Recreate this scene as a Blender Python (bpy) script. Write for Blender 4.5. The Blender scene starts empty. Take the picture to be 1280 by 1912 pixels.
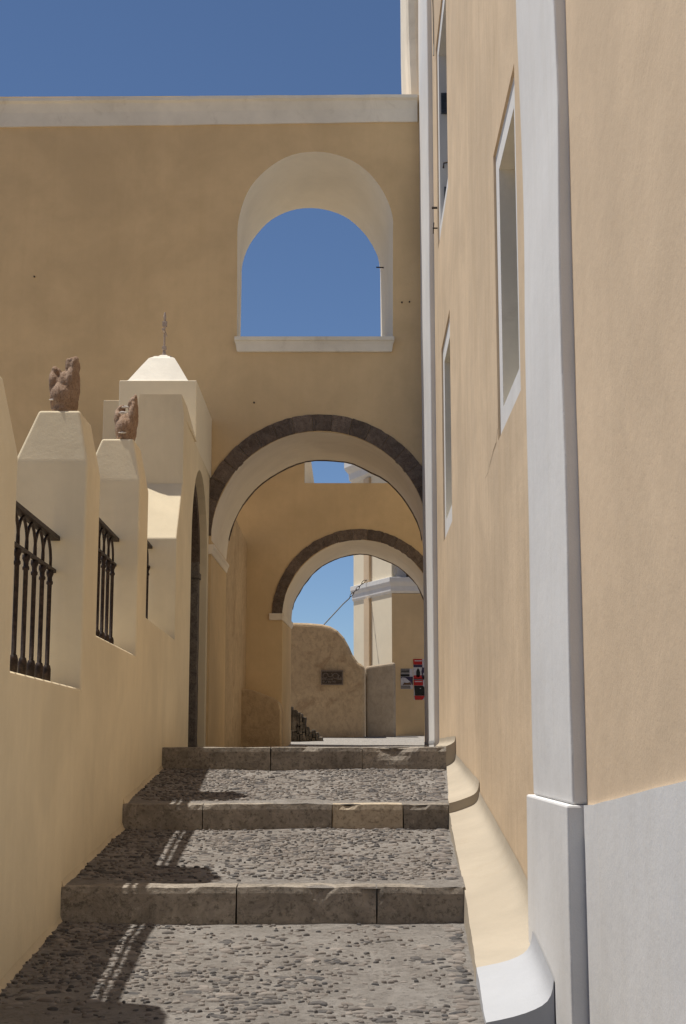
import bpy, bmesh, math, random
from mathutils import Vector, Matrix, noise
from mathutils.geometry import tessellate_polygon

random.seed(7)
R = math.radians
SC = bpy.context.scene
COL = SC.collection

# ------------------------------------------------------------------ camera
EYE = 1.62
TH = math.atan(444 / 2690)
cam_d = bpy.data.cameras.new('camera')
cam_d.sensor_fit = 'VERTICAL'
cam_d.sensor_height = 36.0
cam_d.sensor_width = 24.0
cam_d.lens = 36.0 * 2690 / 1912
cam_d.clip_start = 0.05
cam_d.clip_end = 8000
cam = bpy.data.objects.new('camera', cam_d)
cam.location = (0, 0, EYE)
cam.rotation_euler = (R(90) + TH, 0, 0)
COL.objects.link(cam)
SC.camera = cam

# ------------------------------------------------------------------ sky, sun, exposure
SUN = Vector((-0.31, 0.12, 1.0)).normalized()
SUN_EL = math.asin(SUN.z)
SUN_AZ = math.atan2(SUN.x, SUN.y)
w = bpy.data.worlds.new('World')
SC.world = w
w.use_nodes = True
wn = w.node_tree.nodes
wn.clear()
sky = wn.new('ShaderNodeTexSky')
sky.sky_type = 'NISHITA'
sky.sun_disc = False
sky.sun_elevation = SUN_EL
sky.sun_rotation = SUN_AZ
sky.altitude = 2600
sky.air_density = 1.0
sky.dust_density = 0.0
sky.ozone_density = 5.0
bg = wn.new('ShaderNodeBackground')
bg.inputs['Strength'].default_value = 0.082
wo = wn.new('ShaderNodeOutputWorld')
w.node_tree.links.new(sky.outputs[0], bg.inputs['Color'])
w.node_tree.links.new(bg.outputs[0], wo.inputs['Surface'])

sun_d = bpy.data.lights.new('sun', 'SUN')
sun_d.energy = 4.8
sun_d.angle = R(0.55)
sun_d.color = (1.0, 0.95, 0.87)
sun = bpy.data.objects.new('sun', sun_d)
sun.rotation_euler = SUN.to_track_quat('Z', 'Y').to_euler()
sun.location = (-6, 3, 18)
COL.objects.link(sun)

vs = SC.view_settings
vs.view_transform = 'Standard'
vs.look = 'None'
vs.exposure = 0.15
vs.gamma = 1.0
vs.use_curve_mapping = False
SC.cycles.max_bounces = 10
SC.cycles.diffuse_bounces = 6

# ------------------------------------------------------------------ where things stand
CT, ST = math.cos(TH), math.sin(TH)


def ray(px, py):
    """direction through a point of the photograph, scaled so that its depth is 1"""
    v = py - 956.0
    y = 2690 * CT + v * ST
    return ((px - 640.0) / y, (2690 * ST - v * CT) / y)


def at(px, py, d):
    a, b = ray(px, py)
    return Vector((a * d, d, EYE + b * d))


def LW(d):
    """passage face of the left parapet"""
    return -1.329 - 0.0163 * (d - 7.0)


def RW(d):
    """face of the tan building on the right"""
    return 0.80 + 0.01176 * (d - 5.02)


def interp(pts, t):
    if t <= pts[0][0]:
        return pts[0][1]
    for (a, va), (b, vb) in zip(pts, pts[1:]):
        if t <= b:
            return va + (vb - va) * (t - a) / (b - a)
    return pts[-1][1]


# ------------------------------------------------------------------ materials
class NT:
    def __init__(s, name):
        s.m = bpy.data.materials.new(name)
        s.m.use_nodes = True
        s.t = s.m.node_tree
        s.n = s.t.nodes
        s.b = s.n['Principled BSDF']
        s.b.inputs['Roughness'].default_value = 0.9
        s.b.inputs['Specular IOR Level'].default_value = 0.25

    def new(s, typ, **kw):
        n = s.n.new(typ)
        for k, v in kw.items():
            if k.startswith('i_'):
                key = k[2:]
                key = int(key) if key.isdigit() else key.replace('_', ' ')
                n.inputs[key].default_value = v
            else:
                setattr(n, k, v)
        return n

    def link(s, a, b):
        s.t.links.new(a, b)

    def coord(s, scale=(1, 1, 1), rot=(0, 0, 0)):
        g = s.new('ShaderNodeNewGeometry')
        mp = s.new('ShaderNodeMapping')
        mp.inputs['Scale'].default_value = scale
        mp.inputs['Rotation'].default_value = rot
        s.link(g.outputs['Position'], mp.inputs['Vector'])
        return mp.outputs[0]

    def noise(s, vec, scale, detail=4, rough=0.6, dist=0.0):
        n = s.new('ShaderNodeTexNoise')
        n.inputs['Scale'].default_value = scale
        n.inputs['Detail'].default_value = detail
        n.inputs['Roughness'].default_value = rough
        n.inputs['Distortion'].default_value = dist
        s.link(vec, n.inputs['Vector'])
        return n.outputs['Fac']

    def ramp(s, fac, a, b, va=0.0, vb=1.0):
        r = s.new('ShaderNodeMapRange')
        r.interpolation_type = 'SMOOTHSTEP'
        r.inputs['From Min'].default_value = a
        r.inputs['From Max'].default_value = b
        r.inputs['To Min'].default_value = va
        r.inputs['To Max'].default_value = vb
        s.link(fac, r.inputs['Value'])
        return r.outputs[0]

    def mix(s, fac, c1, c2, blend='MIX'):
        m = s.new('ShaderNodeMix', data_type='RGBA', blend_type=blend)
        if isinstance(fac, (int, float)):
            m.inputs[0].default_value = fac
        else:
            s.link(fac, m.inputs[0])
        for c, i in ((c1, 6), (c2, 7)):
            if isinstance(c, tuple):
                m.inputs[i].default_value = c if len(c) == 4 else (*c, 1)
            else:
                s.link(c, m.inputs[i])
        return m.outputs[2]

    def val(s, fac, lo, hi):
        """grey multiplier from a factor"""
        r = s.ramp(fac, 0.3, 0.7, lo, hi)
        return r

    def bump(s, h, strength, dist, prev=None):
        b = s.new('ShaderNodeBump')
        b.inputs['Strength'].default_value = strength
        b.inputs['Distance'].default_value = dist
        s.link(h, b.inputs['Height'])
        if prev is not None:
            s.link(prev, b.inputs['Normal'])
        return b.outputs[0]

    def out(s, col, nrm=None):
        if isinstance(col, tuple):
            s.b.inputs['Base Color'].default_value = (*col, 1)
        else:
            s.link(col, s.b.inputs['Base Color'])
        if nrm is not None:
            s.link(nrm, s.b.inputs['Normal'])
        return s.m


def stucco(name, col, col2=None, mottle=0.0, streak=0.0, var=1.0, bump=0.25, stain=0.0, stain_col=(0.2, 0.15, 0.1), speck=0.0):
    """painted lime plaster: broad brush patches, optional vertical brush streaks, trowel waves and grit"""
    t = NT(name)
    c = t.coord()
    d1 = tuple(x * 0.86 for x in col)
    d2 = col2 or tuple(min(1, x * 1.07) for x in col)
    big = t.noise(c, 0.9, 5, 0.6, 0.4)
    k = t.ramp(big, 0.32, 0.68, 0.5 - 0.5 * var, 0.5 + 0.5 * var)
    colr = t.mix(k, d1, d2)
    mid = t.noise(c, 5.5, 6, 0.65)
    colr = t.mix(t.ramp(mid, 0.35, 0.75, 0.0, 0.22 * var), colr, tuple(x * 0.72 for x in col))
    if streak > 0:
        sc = t.coord((5, 5, 0.42))
        sn = t.noise(sc, 1.6, 5, 0.62, 0.3)
        colr = t.mix(t.ramp(sn, 0.42, 0.72, 0, streak), colr, tuple(x * y for x, y in zip(col, (0.74, 0.70, 0.62))))
        sn2 = t.noise(sc, 3.1, 4, 0.6, 0.2)
        colr = t.mix(t.ramp(sn2, 0.5, 0.8, 0, streak * 0.7), colr, tuple(min(1, x * 1.2) for x in col))
    if mottle > 0:
        mo = t.noise(t.coord((1, 1, 0.7)), 14, 6, 0.75, 0.5)
        colr = t.mix(t.ramp(mo, 0.42, 0.68, 0, mottle), colr, tuple(x * 0.55 for x in col))
        mo2 = t.noise(c, 7, 6, 0.7, 0.8)
        colr = t.mix(t.ramp(mo2, 0.55, 0.75, 0, mottle * 0.7), colr, tuple(min(1, x * 1.3) for x in col))
    if stain > 0:
        st = t.noise(c, 1.7, 8, 0.72, 1.2)
        colr = t.mix(t.ramp(st, 0.52, 0.72, 0, stain), colr, stain_col)
    if speck > 0:
        sp = t.noise(c, 60, 3, 0.7)
        colr = t.mix(t.ramp(sp, 0.62, 0.75, 0, speck), colr, tuple(x * 0.55 for x in col))
    h1 = t.noise(c, 2.2, 3, 0.5)
    h2 = t.noise(c, 26, 5, 0.7)
    h3 = t.noise(c, 140, 3, 0.7)
    n = t.bump(h1, 0.35 * bump * 4, 0.03)
    n = t.bump(h2, bump, 0.012, n)
    n = t.bump(h3, bump * 0.8, 0.004, n)
    return t.out(colr, n)


def stone(name, c1, c2, scale=9, bump=0.5, rnd=0.35, c3=None):
    t = NT(name)
    c = t.coord()
    a = t.noise(c, scale, 8, 0.7, 0.6)
    colr = t.mix(t.ramp(a, 0.32, 0.68), c1, c2)
    b = t.noise(c, scale * 6, 6, 0.75)
    colr = t.mix(t.ramp(b, 0.48, 0.66, 0, 0.8), colr, tuple(x * 0.45 for x in c1))
    b2 = t.noise(c, scale * 4.3, 7, 0.75, 0.3)
    colr = t.mix(t.ramp(b2, 0.58, 0.7, 0, 0.6), colr, tuple(min(1, x * 1.5) for x in c2))
    if c3:
        e = t.noise(c, scale * 2.3, 7, 0.7, 1.0)
        colr = t.mix(t.ramp(e, 0.6, 0.72, 0, 0.75), colr, c3)
    oi = t.new('ShaderNodeObjectInfo')
    hv = t.new('ShaderNodeHueSaturation')
    mr = t.new('ShaderNodeMapRange')
    mr.inputs['To Min'].default_value = 1 - rnd
    mr.inputs['To Max'].default_value = 1 + rnd
    t.link(oi.outputs['Random'], mr.inputs['Value'])
    t.link(mr.outputs[0], hv.inputs['Value'])
    t.link(colr, hv.inputs['Color'])
    n = t.bump(a, bump, 0.02)
    n = t.bump(b, bump, 0.006, n)
    return t.out(hv.outputs[0], n)


def plain(name, col, rough=0.6, metal=0.0, var=0.25, scale=30):
    t = NT(name)
    c = t.coord()
    a = t.noise(c, scale, 5, 0.65)
    colr = t.mix(t.ramp(a, 0.35, 0.7), tuple(x * (1 - var) for x in col), tuple(min(1, x * (1 + var)) for x in col))
    t.b.inputs['Roughness'].default_value = rough
    t.b.inputs['Metallic'].default_value = metal
    return t.out(colr, t.bump(a, 0.15, 0.004))


M = {}
M['tan'] = stucco('tan_plaster', (0.655, 0.51, 0.35), streak=0.32, var=1.0, bump=0.2)
M['neartan'] = stucco('tan_plaster_smooth', (0.65, 0.505, 0.35), var=0.75, bump=0.16, stain=0.12, stain_col=(0.55, 0.40, 0.27))
M['skirt'] = stucco('highlight_dimmed_tan_plaster', (0.42, 0.365, 0.285), var=0.9, bump=0.2, stain=0.35, stain_col=(0.36, 0.29, 0.205))  # the wall's tan paint, darkened to hold down sunlit highlights, plus dirt stains
M['whiteskirt'] = stucco('highlight_dimmed_white_plaster', (0.41, 0.42, 0.44), var=0.7, bump=0.16)  # white paint with its colour lowered to tame the sunlit brightness
M['arch'] = stucco('ochre_plaster', (0.66, 0.485, 0.275), var=0.8, bump=0.2, streak=0.1, stain=0.08, stain_col=(0.42, 0.29, 0.16))
M['cream'] = stucco('cream_plaster', (0.66, 0.555, 0.395), var=0.55, bump=0.15, streak=0.1)
M['parapet'] = stucco('parapet_plaster', (0.78, 0.665, 0.465), var=0.7, bump=0.16, streak=0.12)
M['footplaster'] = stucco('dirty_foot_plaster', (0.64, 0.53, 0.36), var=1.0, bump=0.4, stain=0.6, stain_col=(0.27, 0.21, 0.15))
M['white'] = stucco('white_plaster', (0.70, 0.695, 0.685), var=0.5, bump=0.12, streak=0.15, stain=0.1, stain_col=(0.5, 0.49, 0.47))
M['soffit'] = stucco('offwhite_plaster', (0.82, 0.73, 0.60), var=0.6, bump=0.16, stain=0.22, stain_col=(0.58, 0.47, 0.35))
M['reveal'] = stucco('limewash', (0.83, 0.77, 0.66), var=0.5, bump=0.14)
M['cornice'] = stucco('weathered_white_plaster', (0.77, 0.72, 0.62), var=0.9, bump=0.2, stain=0.4, stain_col=(0.42, 0.36, 0.28))
M['rough'] = stucco('rough_brown_plaster', (0.54, 0.395, 0.24), mottle=0.6, var=1.0, bump=0.9, stain=0.7, stain_col=(0.27, 0.17, 0.09), speck=0.5)
M['greyrender'] = stucco('grey_cement_render', (0.48, 0.39, 0.285), mottle=0.5, var=1.0, bump=0.5, speck=0.4, stain=0.3)
M['lightcream'] = stucco('pale_cream_plaster', (0.80, 0.71, 0.54), var=0.4, bump=0.1)
M['dark'] = stone('dark_volcanic_stone', (0.112, 0.082, 0.063), (0.20, 0.153, 0.12), 14, 0.9, 0.2, (0.22, 0.16, 0.11))
M['kerb'] = stone('kerb_stone', (0.20, 0.175, 0.145), (0.34, 0.30, 0.25), 7, 0.8, 0.15, (0.11, 0.094, 0.078))
M['palekerb'] = stone('pale_kerb_stone', (0.44, 0.365, 0.27), (0.52, 0.44, 0.33), 7, 0.4, 0.1)
M['finial'] = stone('brown_carved_stone', (0.28, 0.175, 0.11), (0.41, 0.285, 0.20), 22, 0.7, 0.1, (0.19, 0.115, 0.075))
M['jamb'] = stone('grey_brown_stone', (0.13, 0.115, 0.10), (0.24, 0.21, 0.18), 12, 0.8, 0.1)
M['rubble'] = stone('dark_rubble', (0.085, 0.07, 0.055), (0.19, 0.16, 0.125), 9, 0.9, 0.4)
M['bronze'] = stone('worn_bronze', (0.17, 0.13, 0.10), (0.24, 0.19, 0.15), 40, 0.5, 0.0)
M['crossstone'] = stone('pinkish_grey_stone', (0.40, 0.32, 0.27), (0.54, 0.45, 0.39), 30, 0.6, 0.0)
M['iron'] = plain('rusty_dark_iron', (0.035, 0.022, 0.016), 0.55, 0.3, 0.5, 50)
M['shutter'] = plain('blue_grey_paint', (0.05, 0.062, 0.08), 0.5)
M['wood'] = plain('brown_wood', (0.12, 0.07, 0.04), 0.7)
M['wire'] = plain('dull_wire', (0.10, 0.09, 0.075), 0.6, 0.4)
M['chip'] = stucco('pale_plaster_patch', (0.62, 0.56, 0.5), var=0.8, bump=0.3)
M['red'] = plain('red_print', (0.42, 0.022, 0.022), 0.5, 0, 0.1)
M['black'] = plain('black_print', (0.016, 0.017, 0.016), 0.5, 0, 0.3)
M['paper'] = plain('pale_paper', (0.52, 0.50, 0.52), 0.6, 0, 0.12)
M['greyprint'] = plain('grey_print', (0.20, 0.185, 0.17), 0.6, 0, 0.15)
M['navy'] = plain('dark_violet_print', (0.045, 0.035, 0.075), 0.5, 0, 0.2)


def mortar_mat():
    t = NT('cobble_mortar')
    c = t.coord()
    a = t.noise(c, 2.4, 6, 0.65, 0.5)
    colr = t.mix(t.ramp(a, 0.3, 0.7), (0.22, 0.20, 0.18), (0.31, 0.288, 0.264))
    b = t.noise(c, 22, 7, 0.75, 0.4)
    colr = t.mix(t.ramp(b, 0.52, 0.7, 0, 0.65), colr, (0.125, 0.104, 0.087))
    vc = t.coord((1.0, 1.7, 1.0))
    v = t.new('ShaderNodeTexVoronoi', feature='F1')
    v.inputs['Scale'].default_value = 34
    t.link(vc, v.inputs['Vector'])
    sel = t.noise(c, 9, 4, 0.6)
    f = t.ramp(v.outputs['Distance'], 0.24, 0.36, 1, 0)
    mul = t.new('ShaderNodeMath', operation='MULTIPLY')
    t.link(f, mul.inputs[0])
    t.link(t.ramp(sel, 0.46, 0.56, 0, 0.55), mul.inputs[1])
    colr = t.mix(mul.outputs[0], colr, (0.09, 0.076, 0.068))
    w2 = t.noise(c, 90, 2, 0.6)
    colr = t.mix(t.ramp(w2, 0.72, 0.78, 0, 0.8), colr, (0.45, 0.43, 0.39))
    n = t.bump(b, 1.0, 0.03)
    n = t.bump(f, 0.6, 0.008, n)
    n = t.bump(t.noise(c, 120, 4, 0.7), 0.5, 0.004, n)
    return t.out(colr, n)


def pebble_mat():
    t = NT('pebble_stone')
    g = t.new('ShaderNodeNewGeometry')
    oi = t.new('ShaderNodeObjectInfo')
    add = t.new('ShaderNodeMath', operation='ADD')
    t.link(g.outputs['Random Per Island'], add.inputs[0])
    t.link(oi.outputs['Random'], add.inputs[1])
    fr = t.new('ShaderNodeMath', operation='FRACT')
    t.link(add.outputs[0], fr.inputs[0])
    cr = t.new('ShaderNodeValToRGB')
    e = cr.color_ramp.elements
    e[0].color = (0.05, 0.048, 0.05, 1)
    e[1].color = (0.25, 0.22, 0.195, 1)
    for p, cc in ((0.3, (0.095, 0.086, 0.08, 1)), (0.55, (0.15, 0.128, 0.112, 1)), (0.8, (0.20, 0.176, 0.156, 1))):
        x = e.new(p)
        x.color = cc
    t.link(fr.outputs[0], cr.inputs[0])
    c = t.coord()
    a = t.noise(c, 70, 5, 0.7)
    colr = t.mix(t.ramp(a, 0.45, 0.75, 0, 0.5), cr.outputs[0], (0.215, 0.195, 0.172))
    t.b.inputs['Roughness'].default_value = 0.7
    return t.out(colr, t.bump(a, 0.5, 0.006))


M['mortar'] = mortar_mat()
M['pebble'] = pebble_mat()
M['path'] = stone('path_paving', (0.27, 0.25, 0.225), (0.41, 0.385, 0.35), 16, 1.0, 0.0, (0.11, 0.10, 0.09))
M['earth'] = stucco('dry_earth', (0.33, 0.27, 0.20), var=1.0, bump=0.6)


# ------------------------------------------------------------------ builders
def put(o, parent=None):
    COL.objects.link(o)
    if parent is not None:
        o.parent = parent
        o.matrix_parent_inverse = parent.matrix_world.inverted() if False else Matrix.Identity(4)
    return o


def mesh(name, verts, faces, mat, parent=None, smooth=False, bevel=0.0, seg=2, autosmooth=None):
    """verts are world coordinates; parents in this file stand at the origin of their own frame"""
    me = bpy.data.meshes.new(name)
    off = Vector(parent['base']) if parent is not None and 'base' in parent else Vector((0, 0, 0))
    if parent is not None and parent.parent is not None and 'base' not in parent:
        off = Vector((0, 0, 0))
    me.from_pydata([Vector(v) - off for v in verts], [], faces)
    bm = bmesh.new()
    bm.from_mesh(me)
    bmesh.ops.recalc_face_normals(bm, faces=bm.faces)
    bm.to_mesh(me)
    bm.free()
    if smooth:
        me.polygons.foreach_set('use_smooth', [True] * len(me.polygons))
    me.materials.append(M[mat] if isinstance(mat, str) else mat)
    o = bpy.data.objects.new(name, me)
    COL.objects.link(o)
    if parent is not None:
        o.parent = parent
        o['base'] = tuple(off)
    if bevel > 0:
        b = o.modifiers.new('bevel', 'BEVEL')
        b.width = bevel
        b.segments = seg
        b.limit_method = 'ANGLE'
        b.angle_limit = R(35)
        b.harden_normals = False
    return o


def thing(name, label, cat, loc=(0, 0, 0), group=None):
    o = bpy.data.objects.new(name, None)
    o.location = loc
    o.empty_display_size = 0.2
    o['label'] = label
    o['category'] = cat
    o['kind'] = 'thing'
    if group:
        o['group'] = group
    o['base'] = tuple(loc)
    COL.objects.link(o)
    return o


def tag(o, label, cat, group=None):
    o['label'] = label
    o['category'] = cat
    o['kind'] = 'thing'
    if group:
        o['group'] = group
    return o


def structure(o):
    o['kind'] = 'structure'
    return o


def prism_dz(outline, xf, thick):
    """outline in (depth, height), face at x = xf(d), thickness towards negative x (or positive if thick < 0)"""
    n = len(outline)
    v = [(xf(d), d, z) for d, z in outline] + [(xf(d) - thick, d, z) for d, z in outline]
    f = [tuple(range(n)), tuple(range(2 * n - 1, n - 1, -1))]
    f += [(i, (i + 1) % n, n + (i + 1) % n, n + i) for i in range(n)]
    return v, f


def prism_xz(outline, d0, d1):
    n = len(outline)
    v = [(x, d0, z) for x, z in outline] + [(x, d1, z) for x, z in outline]
    f = [tuple(range(n)), tuple(range(2 * n - 1, n - 1, -1))]
    f += [(i, (i + 1) % n, n + (i + 1) % n, n + i) for i in range(n)]
    return v, f


def boxv(x0, x1, y0, y1, z0, z1):
    v = [(x0, y0, z0), (x1, y0, z0), (x1, y1, z0), (x0, y1, z0), (x0, y0, z1), (x1, y0, z1), (x1, y1, z1), (x0, y1, z1)]
    f = [(0, 3, 2, 1), (4, 5, 6, 7), (0, 1, 5, 4), (1, 2, 6, 5), (2, 3, 7, 6), (3, 0, 4, 7)]
    return v, f


def joinvf(*parts):
    V, F = [], []
    for v, f in parts:
        o = len(V)
        V += list(v)
        F += [tuple(i + o for i in q) for q in f]
    return V, F


def tube(path, r, seg=8, closed=False):
    """round bar along a list of points; r may be a list"""
    P = [Vector(p) for p in path]
    n = len(P)
    V, F = [], []
    ref = None
    for i, p in enumerate(P):
        a = P[(i - 1) % n] if (closed or i > 0) else P[i]
        b = P[(i + 1) % n] if (closed or i < n - 1) else P[i]
        t = (b - a).normalized()
        if ref is None:
            ref = Vector((0, 0, 1)) if abs(t.z) < 0.9 else Vector((1, 0, 0))
        u = t.cross(ref).normalized()
        w_ = u.cross(t).normalized()
        ref = w_
        rr = r[i] if isinstance(r, (list, tuple)) else r
        for k in range(seg):
            an = 2 * math.pi * k / seg
            V.append(p + u * math.cos(an) * rr + w_ * math.sin(an) * rr)
    m = n if closed else n - 1
    for i in range(m):
        j = (i + 1) % n
        for k in range(seg):
            l = (k + 1) % seg
            F.append((i * seg + k, i * seg + l, j * seg + l, j * seg + k))
    if not closed:
        F.append(tuple(range(seg - 1, -1, -1)))
        F.append(tuple((n - 1) * seg + k for k in range(seg)))
    return V, F


def lathe(cx, cy, prof, seg=12):
    V, F = [], []
    for r, z in prof:
        for k in range(seg):
            a = 2 * math.pi * k / seg
            V.append((cx + r * math.cos(a), cy + r * math.sin(a), z))
    for i in range(len(prof) - 1):
        for k in range(seg):
            l = (k + 1) % seg
            F.append((i * seg + k, i * seg + l, (i + 1) * seg + l, (i + 1) * seg + k))
    F.append(tuple(range(seg - 1, -1, -1)))
    F.append(tuple((len(prof) - 1) * seg + k for k in range(seg)))
    return V, F


def face_holes(outer, holes):
    """triangles of a flat outline with holes, both given as 2-D lists"""
    loops = [[Vector((a, b, 0)) for a, b in lp] for lp in [outer] + holes]
    tri = tessellate_polygon(loops)
    pts = [p for lp in [outer] + holes for p in lp]
    return pts, [tuple(t) for t in tri]


def gridbox(x0, x1, y0, y1, z0, z1, step, amp, nscale, seed=0, round_=0.0):
    """box cut into a grid and pushed about by noise, so that its edges wander like hand-made work"""
    bm = bmesh.new()
    nx, ny, nz = (max(1, int(round((b - a) / step))) for a, b in ((x0, x1), (y0, y1), (z0, z1)))
    idx = {}

    def vert(i, j, k):
        if (i, j, k) not in idx:
            p = Vector((x0 + (x1 - x0) * i / nx, y0 + (y1 - y0) * j / ny, z0 + (z1 - z0) * k / nz))
            q = p * nscale + Vector((seed * 7.3, seed * 3.1, seed))
            p += noise.noise_vector(q) * amp + noise.noise_vector(q * 3.7) * amp * 0.35
            idx[(i, j, k)] = bm.verts.new(p)
        return idx[(i, j, k)]
    for i in range(nx):
        for j in range(ny):
            bm.faces.new((vert(i, j, 0), vert(i, j + 1, 0), vert(i + 1, j + 1, 0), vert(i + 1, j, 0)))
            bm.faces.new((vert(i, j, nz), vert(i + 1, j, nz), vert(i + 1, j + 1, nz), vert(i, j + 1, nz)))
    for i in range(nx):
        for k in range(nz):
            bm.faces.new((vert(i, 0, k), vert(i + 1, 0, k), vert(i + 1, 0, k + 1), vert(i, 0, k + 1)))
            bm.faces.new((vert(i, ny, k), vert(i, ny, k + 1), vert(i + 1, ny, k + 1), vert(i + 1, ny, k)))
    for j in range(ny):
        for k in range(nz):
            bm.faces.new((vert(0, j, k), vert(0, j, k + 1), vert(0, j + 1, k + 1), vert(0, j + 1, k)))
            bm.faces.new((vert(nx, j, k), vert(nx, j + 1, k), vert(nx, j + 1, k + 1), vert(nx, j, k + 1)))
    V = [v.co.copy() for v in bm.verts]
    bm.verts.index_update()
    F = [tuple(v.index for v in f.verts) for f in bm.faces]
    bm.free()
    return V, F


def Z(rel):
    return EYE + rel


# ================================================================== THE SETTING
BOT = -1.2
g = mesh('ground', [(-3000, -3000, BOT), (3000, -3000, BOT), (3000, 3000, BOT), (-3000, 3000, BOT)], [(0, 1, 2, 3)], 'earth')
structure(g)

# ramped treads between kerbs: (near depth, near height, far depth, far height), heights relative to the eye
RAMPS = [(-3.0, -1.80, 3.05, -1.42), (3.05, -1.265, 4.95, -1.113), (4.95, -0.954, 7.0, -0.801), (7.0, -0.644, 9.1, -0.483), (9.1, -0.337, 11.3, -0.151)]
EDGE = [(-3, 0.36), (3, 0.42), (5.22, 0.492), (7.0, 0.573), (9.1, 0.656), (11.3, 0.80), (13.6, 0.86), (16, 0.9)]


def tread_z(d):
    for a, za, b, zb in RAMPS:
        if a <= d <= b:
            return za + (zb - za) * (d - a) / (b - a)
    return 0.012


V, F = [], []
for a, za, b, zb in RAMPS:
    nd = max(2, int((b - a) / 0.06))
    nx = 44
    o = len(V)
    for i in range(nd + 1):
        d = a + (b - a) * i / nd
        for j in range(nx + 1):
            x0, x1 = LW(d) - 0.05, interp(EDGE, d) + 0.004
            x = x0 + (x1 - x0) * j / nx
            z = za + (zb - za) * i / nd
            p = Vector((x, d, Z(z)))
            z_ = p.z + 0.012 * noise.noise(p * 1.7) + 0.005 * noise.noise(p * 7) + 0.003 * noise.noise(p * 16)
            V.append((x, d, z_))
    for i in range(nd):
        for j in range(nx):
            q = o + i * (nx + 1) + j
            F.append((q, q + 1, q + nx + 2, q + nx + 1))
stair = structure(mesh('stairway', V, F, 'mortar', smooth=True))

# path beyond the top kerb
PATHZ = [(11.3, 0.008), (16, 0.012), (20, 0.03), (22.5, 0.06), (26.5, 0.235), (34, 0.45)]
V, F = [], []
ds = [11.32 + i * 0.25 for i in range(90)]
for d in ds:
    for j in range(21):
        x = -3.0 + 6.5 * j / 20
        V.append((x, d, Z(interp(PATHZ, d)) + 0.012 * noise.noise(Vector((x * 1.5, d * 1.5, 0)))))
for i in range(len(ds) - 1):
    for j in range(20):
        q = i * 21 + j
        F.append((q, q + 1, q + 22, q + 21))
structure(mesh('path', V, F, 'path', smooth=True))


# kerb stones
def kerb(xs, d, zb, zt, mats, seed, chips=()):
    for i, (a, b) in enumerate(zip(xs, xs[1:])):
        v, f = gridbox(a + 0.003, b - 0.003, d - 0.012, d + 0.15, Z(zb) - 0.06, Z(zt) + 0.008, 0.034, 0.0045, 5.0, seed + i * 3)
        o = mesh('kerb_stone', v, f, mats[i], stair, bevel=0.0)
        # worn upper arris
        me = o.data
        top = Z(zt) + 0.008
        for vv in me.vertices:
            if vv.co.z > top - 0.015 and vv.co.y < d + 0.02:
                q = noise.noise(vv.co * 12 + Vector((seed, 0, 0)))
                vv.co.z -= 0.004 + 0.03 * max(0, q - 0.33)
                vv.co.y += 0.006 + 0.05 * max(0, q - 0.33)
        for cx_, hw, dp in chips:
            for vv in me.vertices:
                u = 1 - abs(vv.co.x - cx_) / hw
                if u > 0 and vv.co.y < d + 0.07:
                    h_ = (vv.co.z - (Z(zb) - 0.0)) / (zt - zb)
                    if h_ > 0.35:
                        q = u * (0.7 + 0.6 * noise.noise(vv.co * 14))
                        vv.co.y += dp * q * (h_ - 0.35) * 1.5
                        vv.co.z -= dp * 0.5 * q * max(0, h_ - 0.7)


def kx(px, py, d):
    return at(px, py, d).x


kerb([LW(7) - 0.02, kx(441, 1690, 7), kx(703, 1690, 7), 0.572], 7.0, -0.801, -0.644, ['kerb'] * 3, 1, [(kx(690, 1690, 7.0), 0.06, 0.05), (kx(595, 1690, 7.0), 0.07, 0.03)])
kerb([LW(9.1) - 0.02, kx(378, 1525, 9.1), kx(620, 1525, 9.1), kx(752, 1525, 9.1), 0.655], 9.1, -0.483, -0.337, ['kerb', 'kerb', 'palekerb', 'kerb'], 14)
kerb([LW(11.3) - 0.02, kx(505, 1415, 11.3), kx(676, 1415, 11.3), 0.80], 11.3, -0.151, 0.012, ['kerb'] * 3, 29, [(kx(735, 1415, 11.3), 0.2, 0.09)])
kerb([LW(4.95) - 0.02, -0.6, 0.05, 0.48], 4.95, -1.113, -0.954, ['kerb'] * 3, 41)
kerb([LW(3.05) - 0.02, -0.5, 0.43], 3.05, -1.42, -1.265, ['kerb'] * 2, 55)

# ================================================================== LEFT PARAPET
# piers: near depth, far depth, cap base, cap top
PIERS = [(3.0, 3.46, 0.87, 1.16), (5.2, 5.69, 1.17, 1.47), (7.4, 7.84, 1.49, 1.777), (9.59, 10.06, 1.80, 2.10)]
SILLS = [-0.30, 0.0, 0.31, 0.62, 0.92]
PT = 0.385
par = thing('parapet_wall', 'cream plastered parapet wall with tapered piers and railed openings, left of the steps', 'wall', (LW(7.4) - 0.2, 7.4, BOT))


def soft_edges(o, pred, width, seg=3):
    """round only the edges chosen by pred(midpoint, direction)"""
    me = o.data
    at_ = me.attributes.new('bevel_weight_edge', 'FLOAT', 'EDGE')
    off = Vector(o['base'])
    for e in me.edges:
        a, b = (me.vertices[i].co + off for i in e.vertices)
        at_.data[e.index].value = 1.0 if pred((a + b) / 2, (b - a)) else 0.0
    m = o.modifiers.new('bevel', 'BEVEL')
    m.width = width
    m.segments = seg
    m.limit_method = 'WEIGHT'


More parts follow.
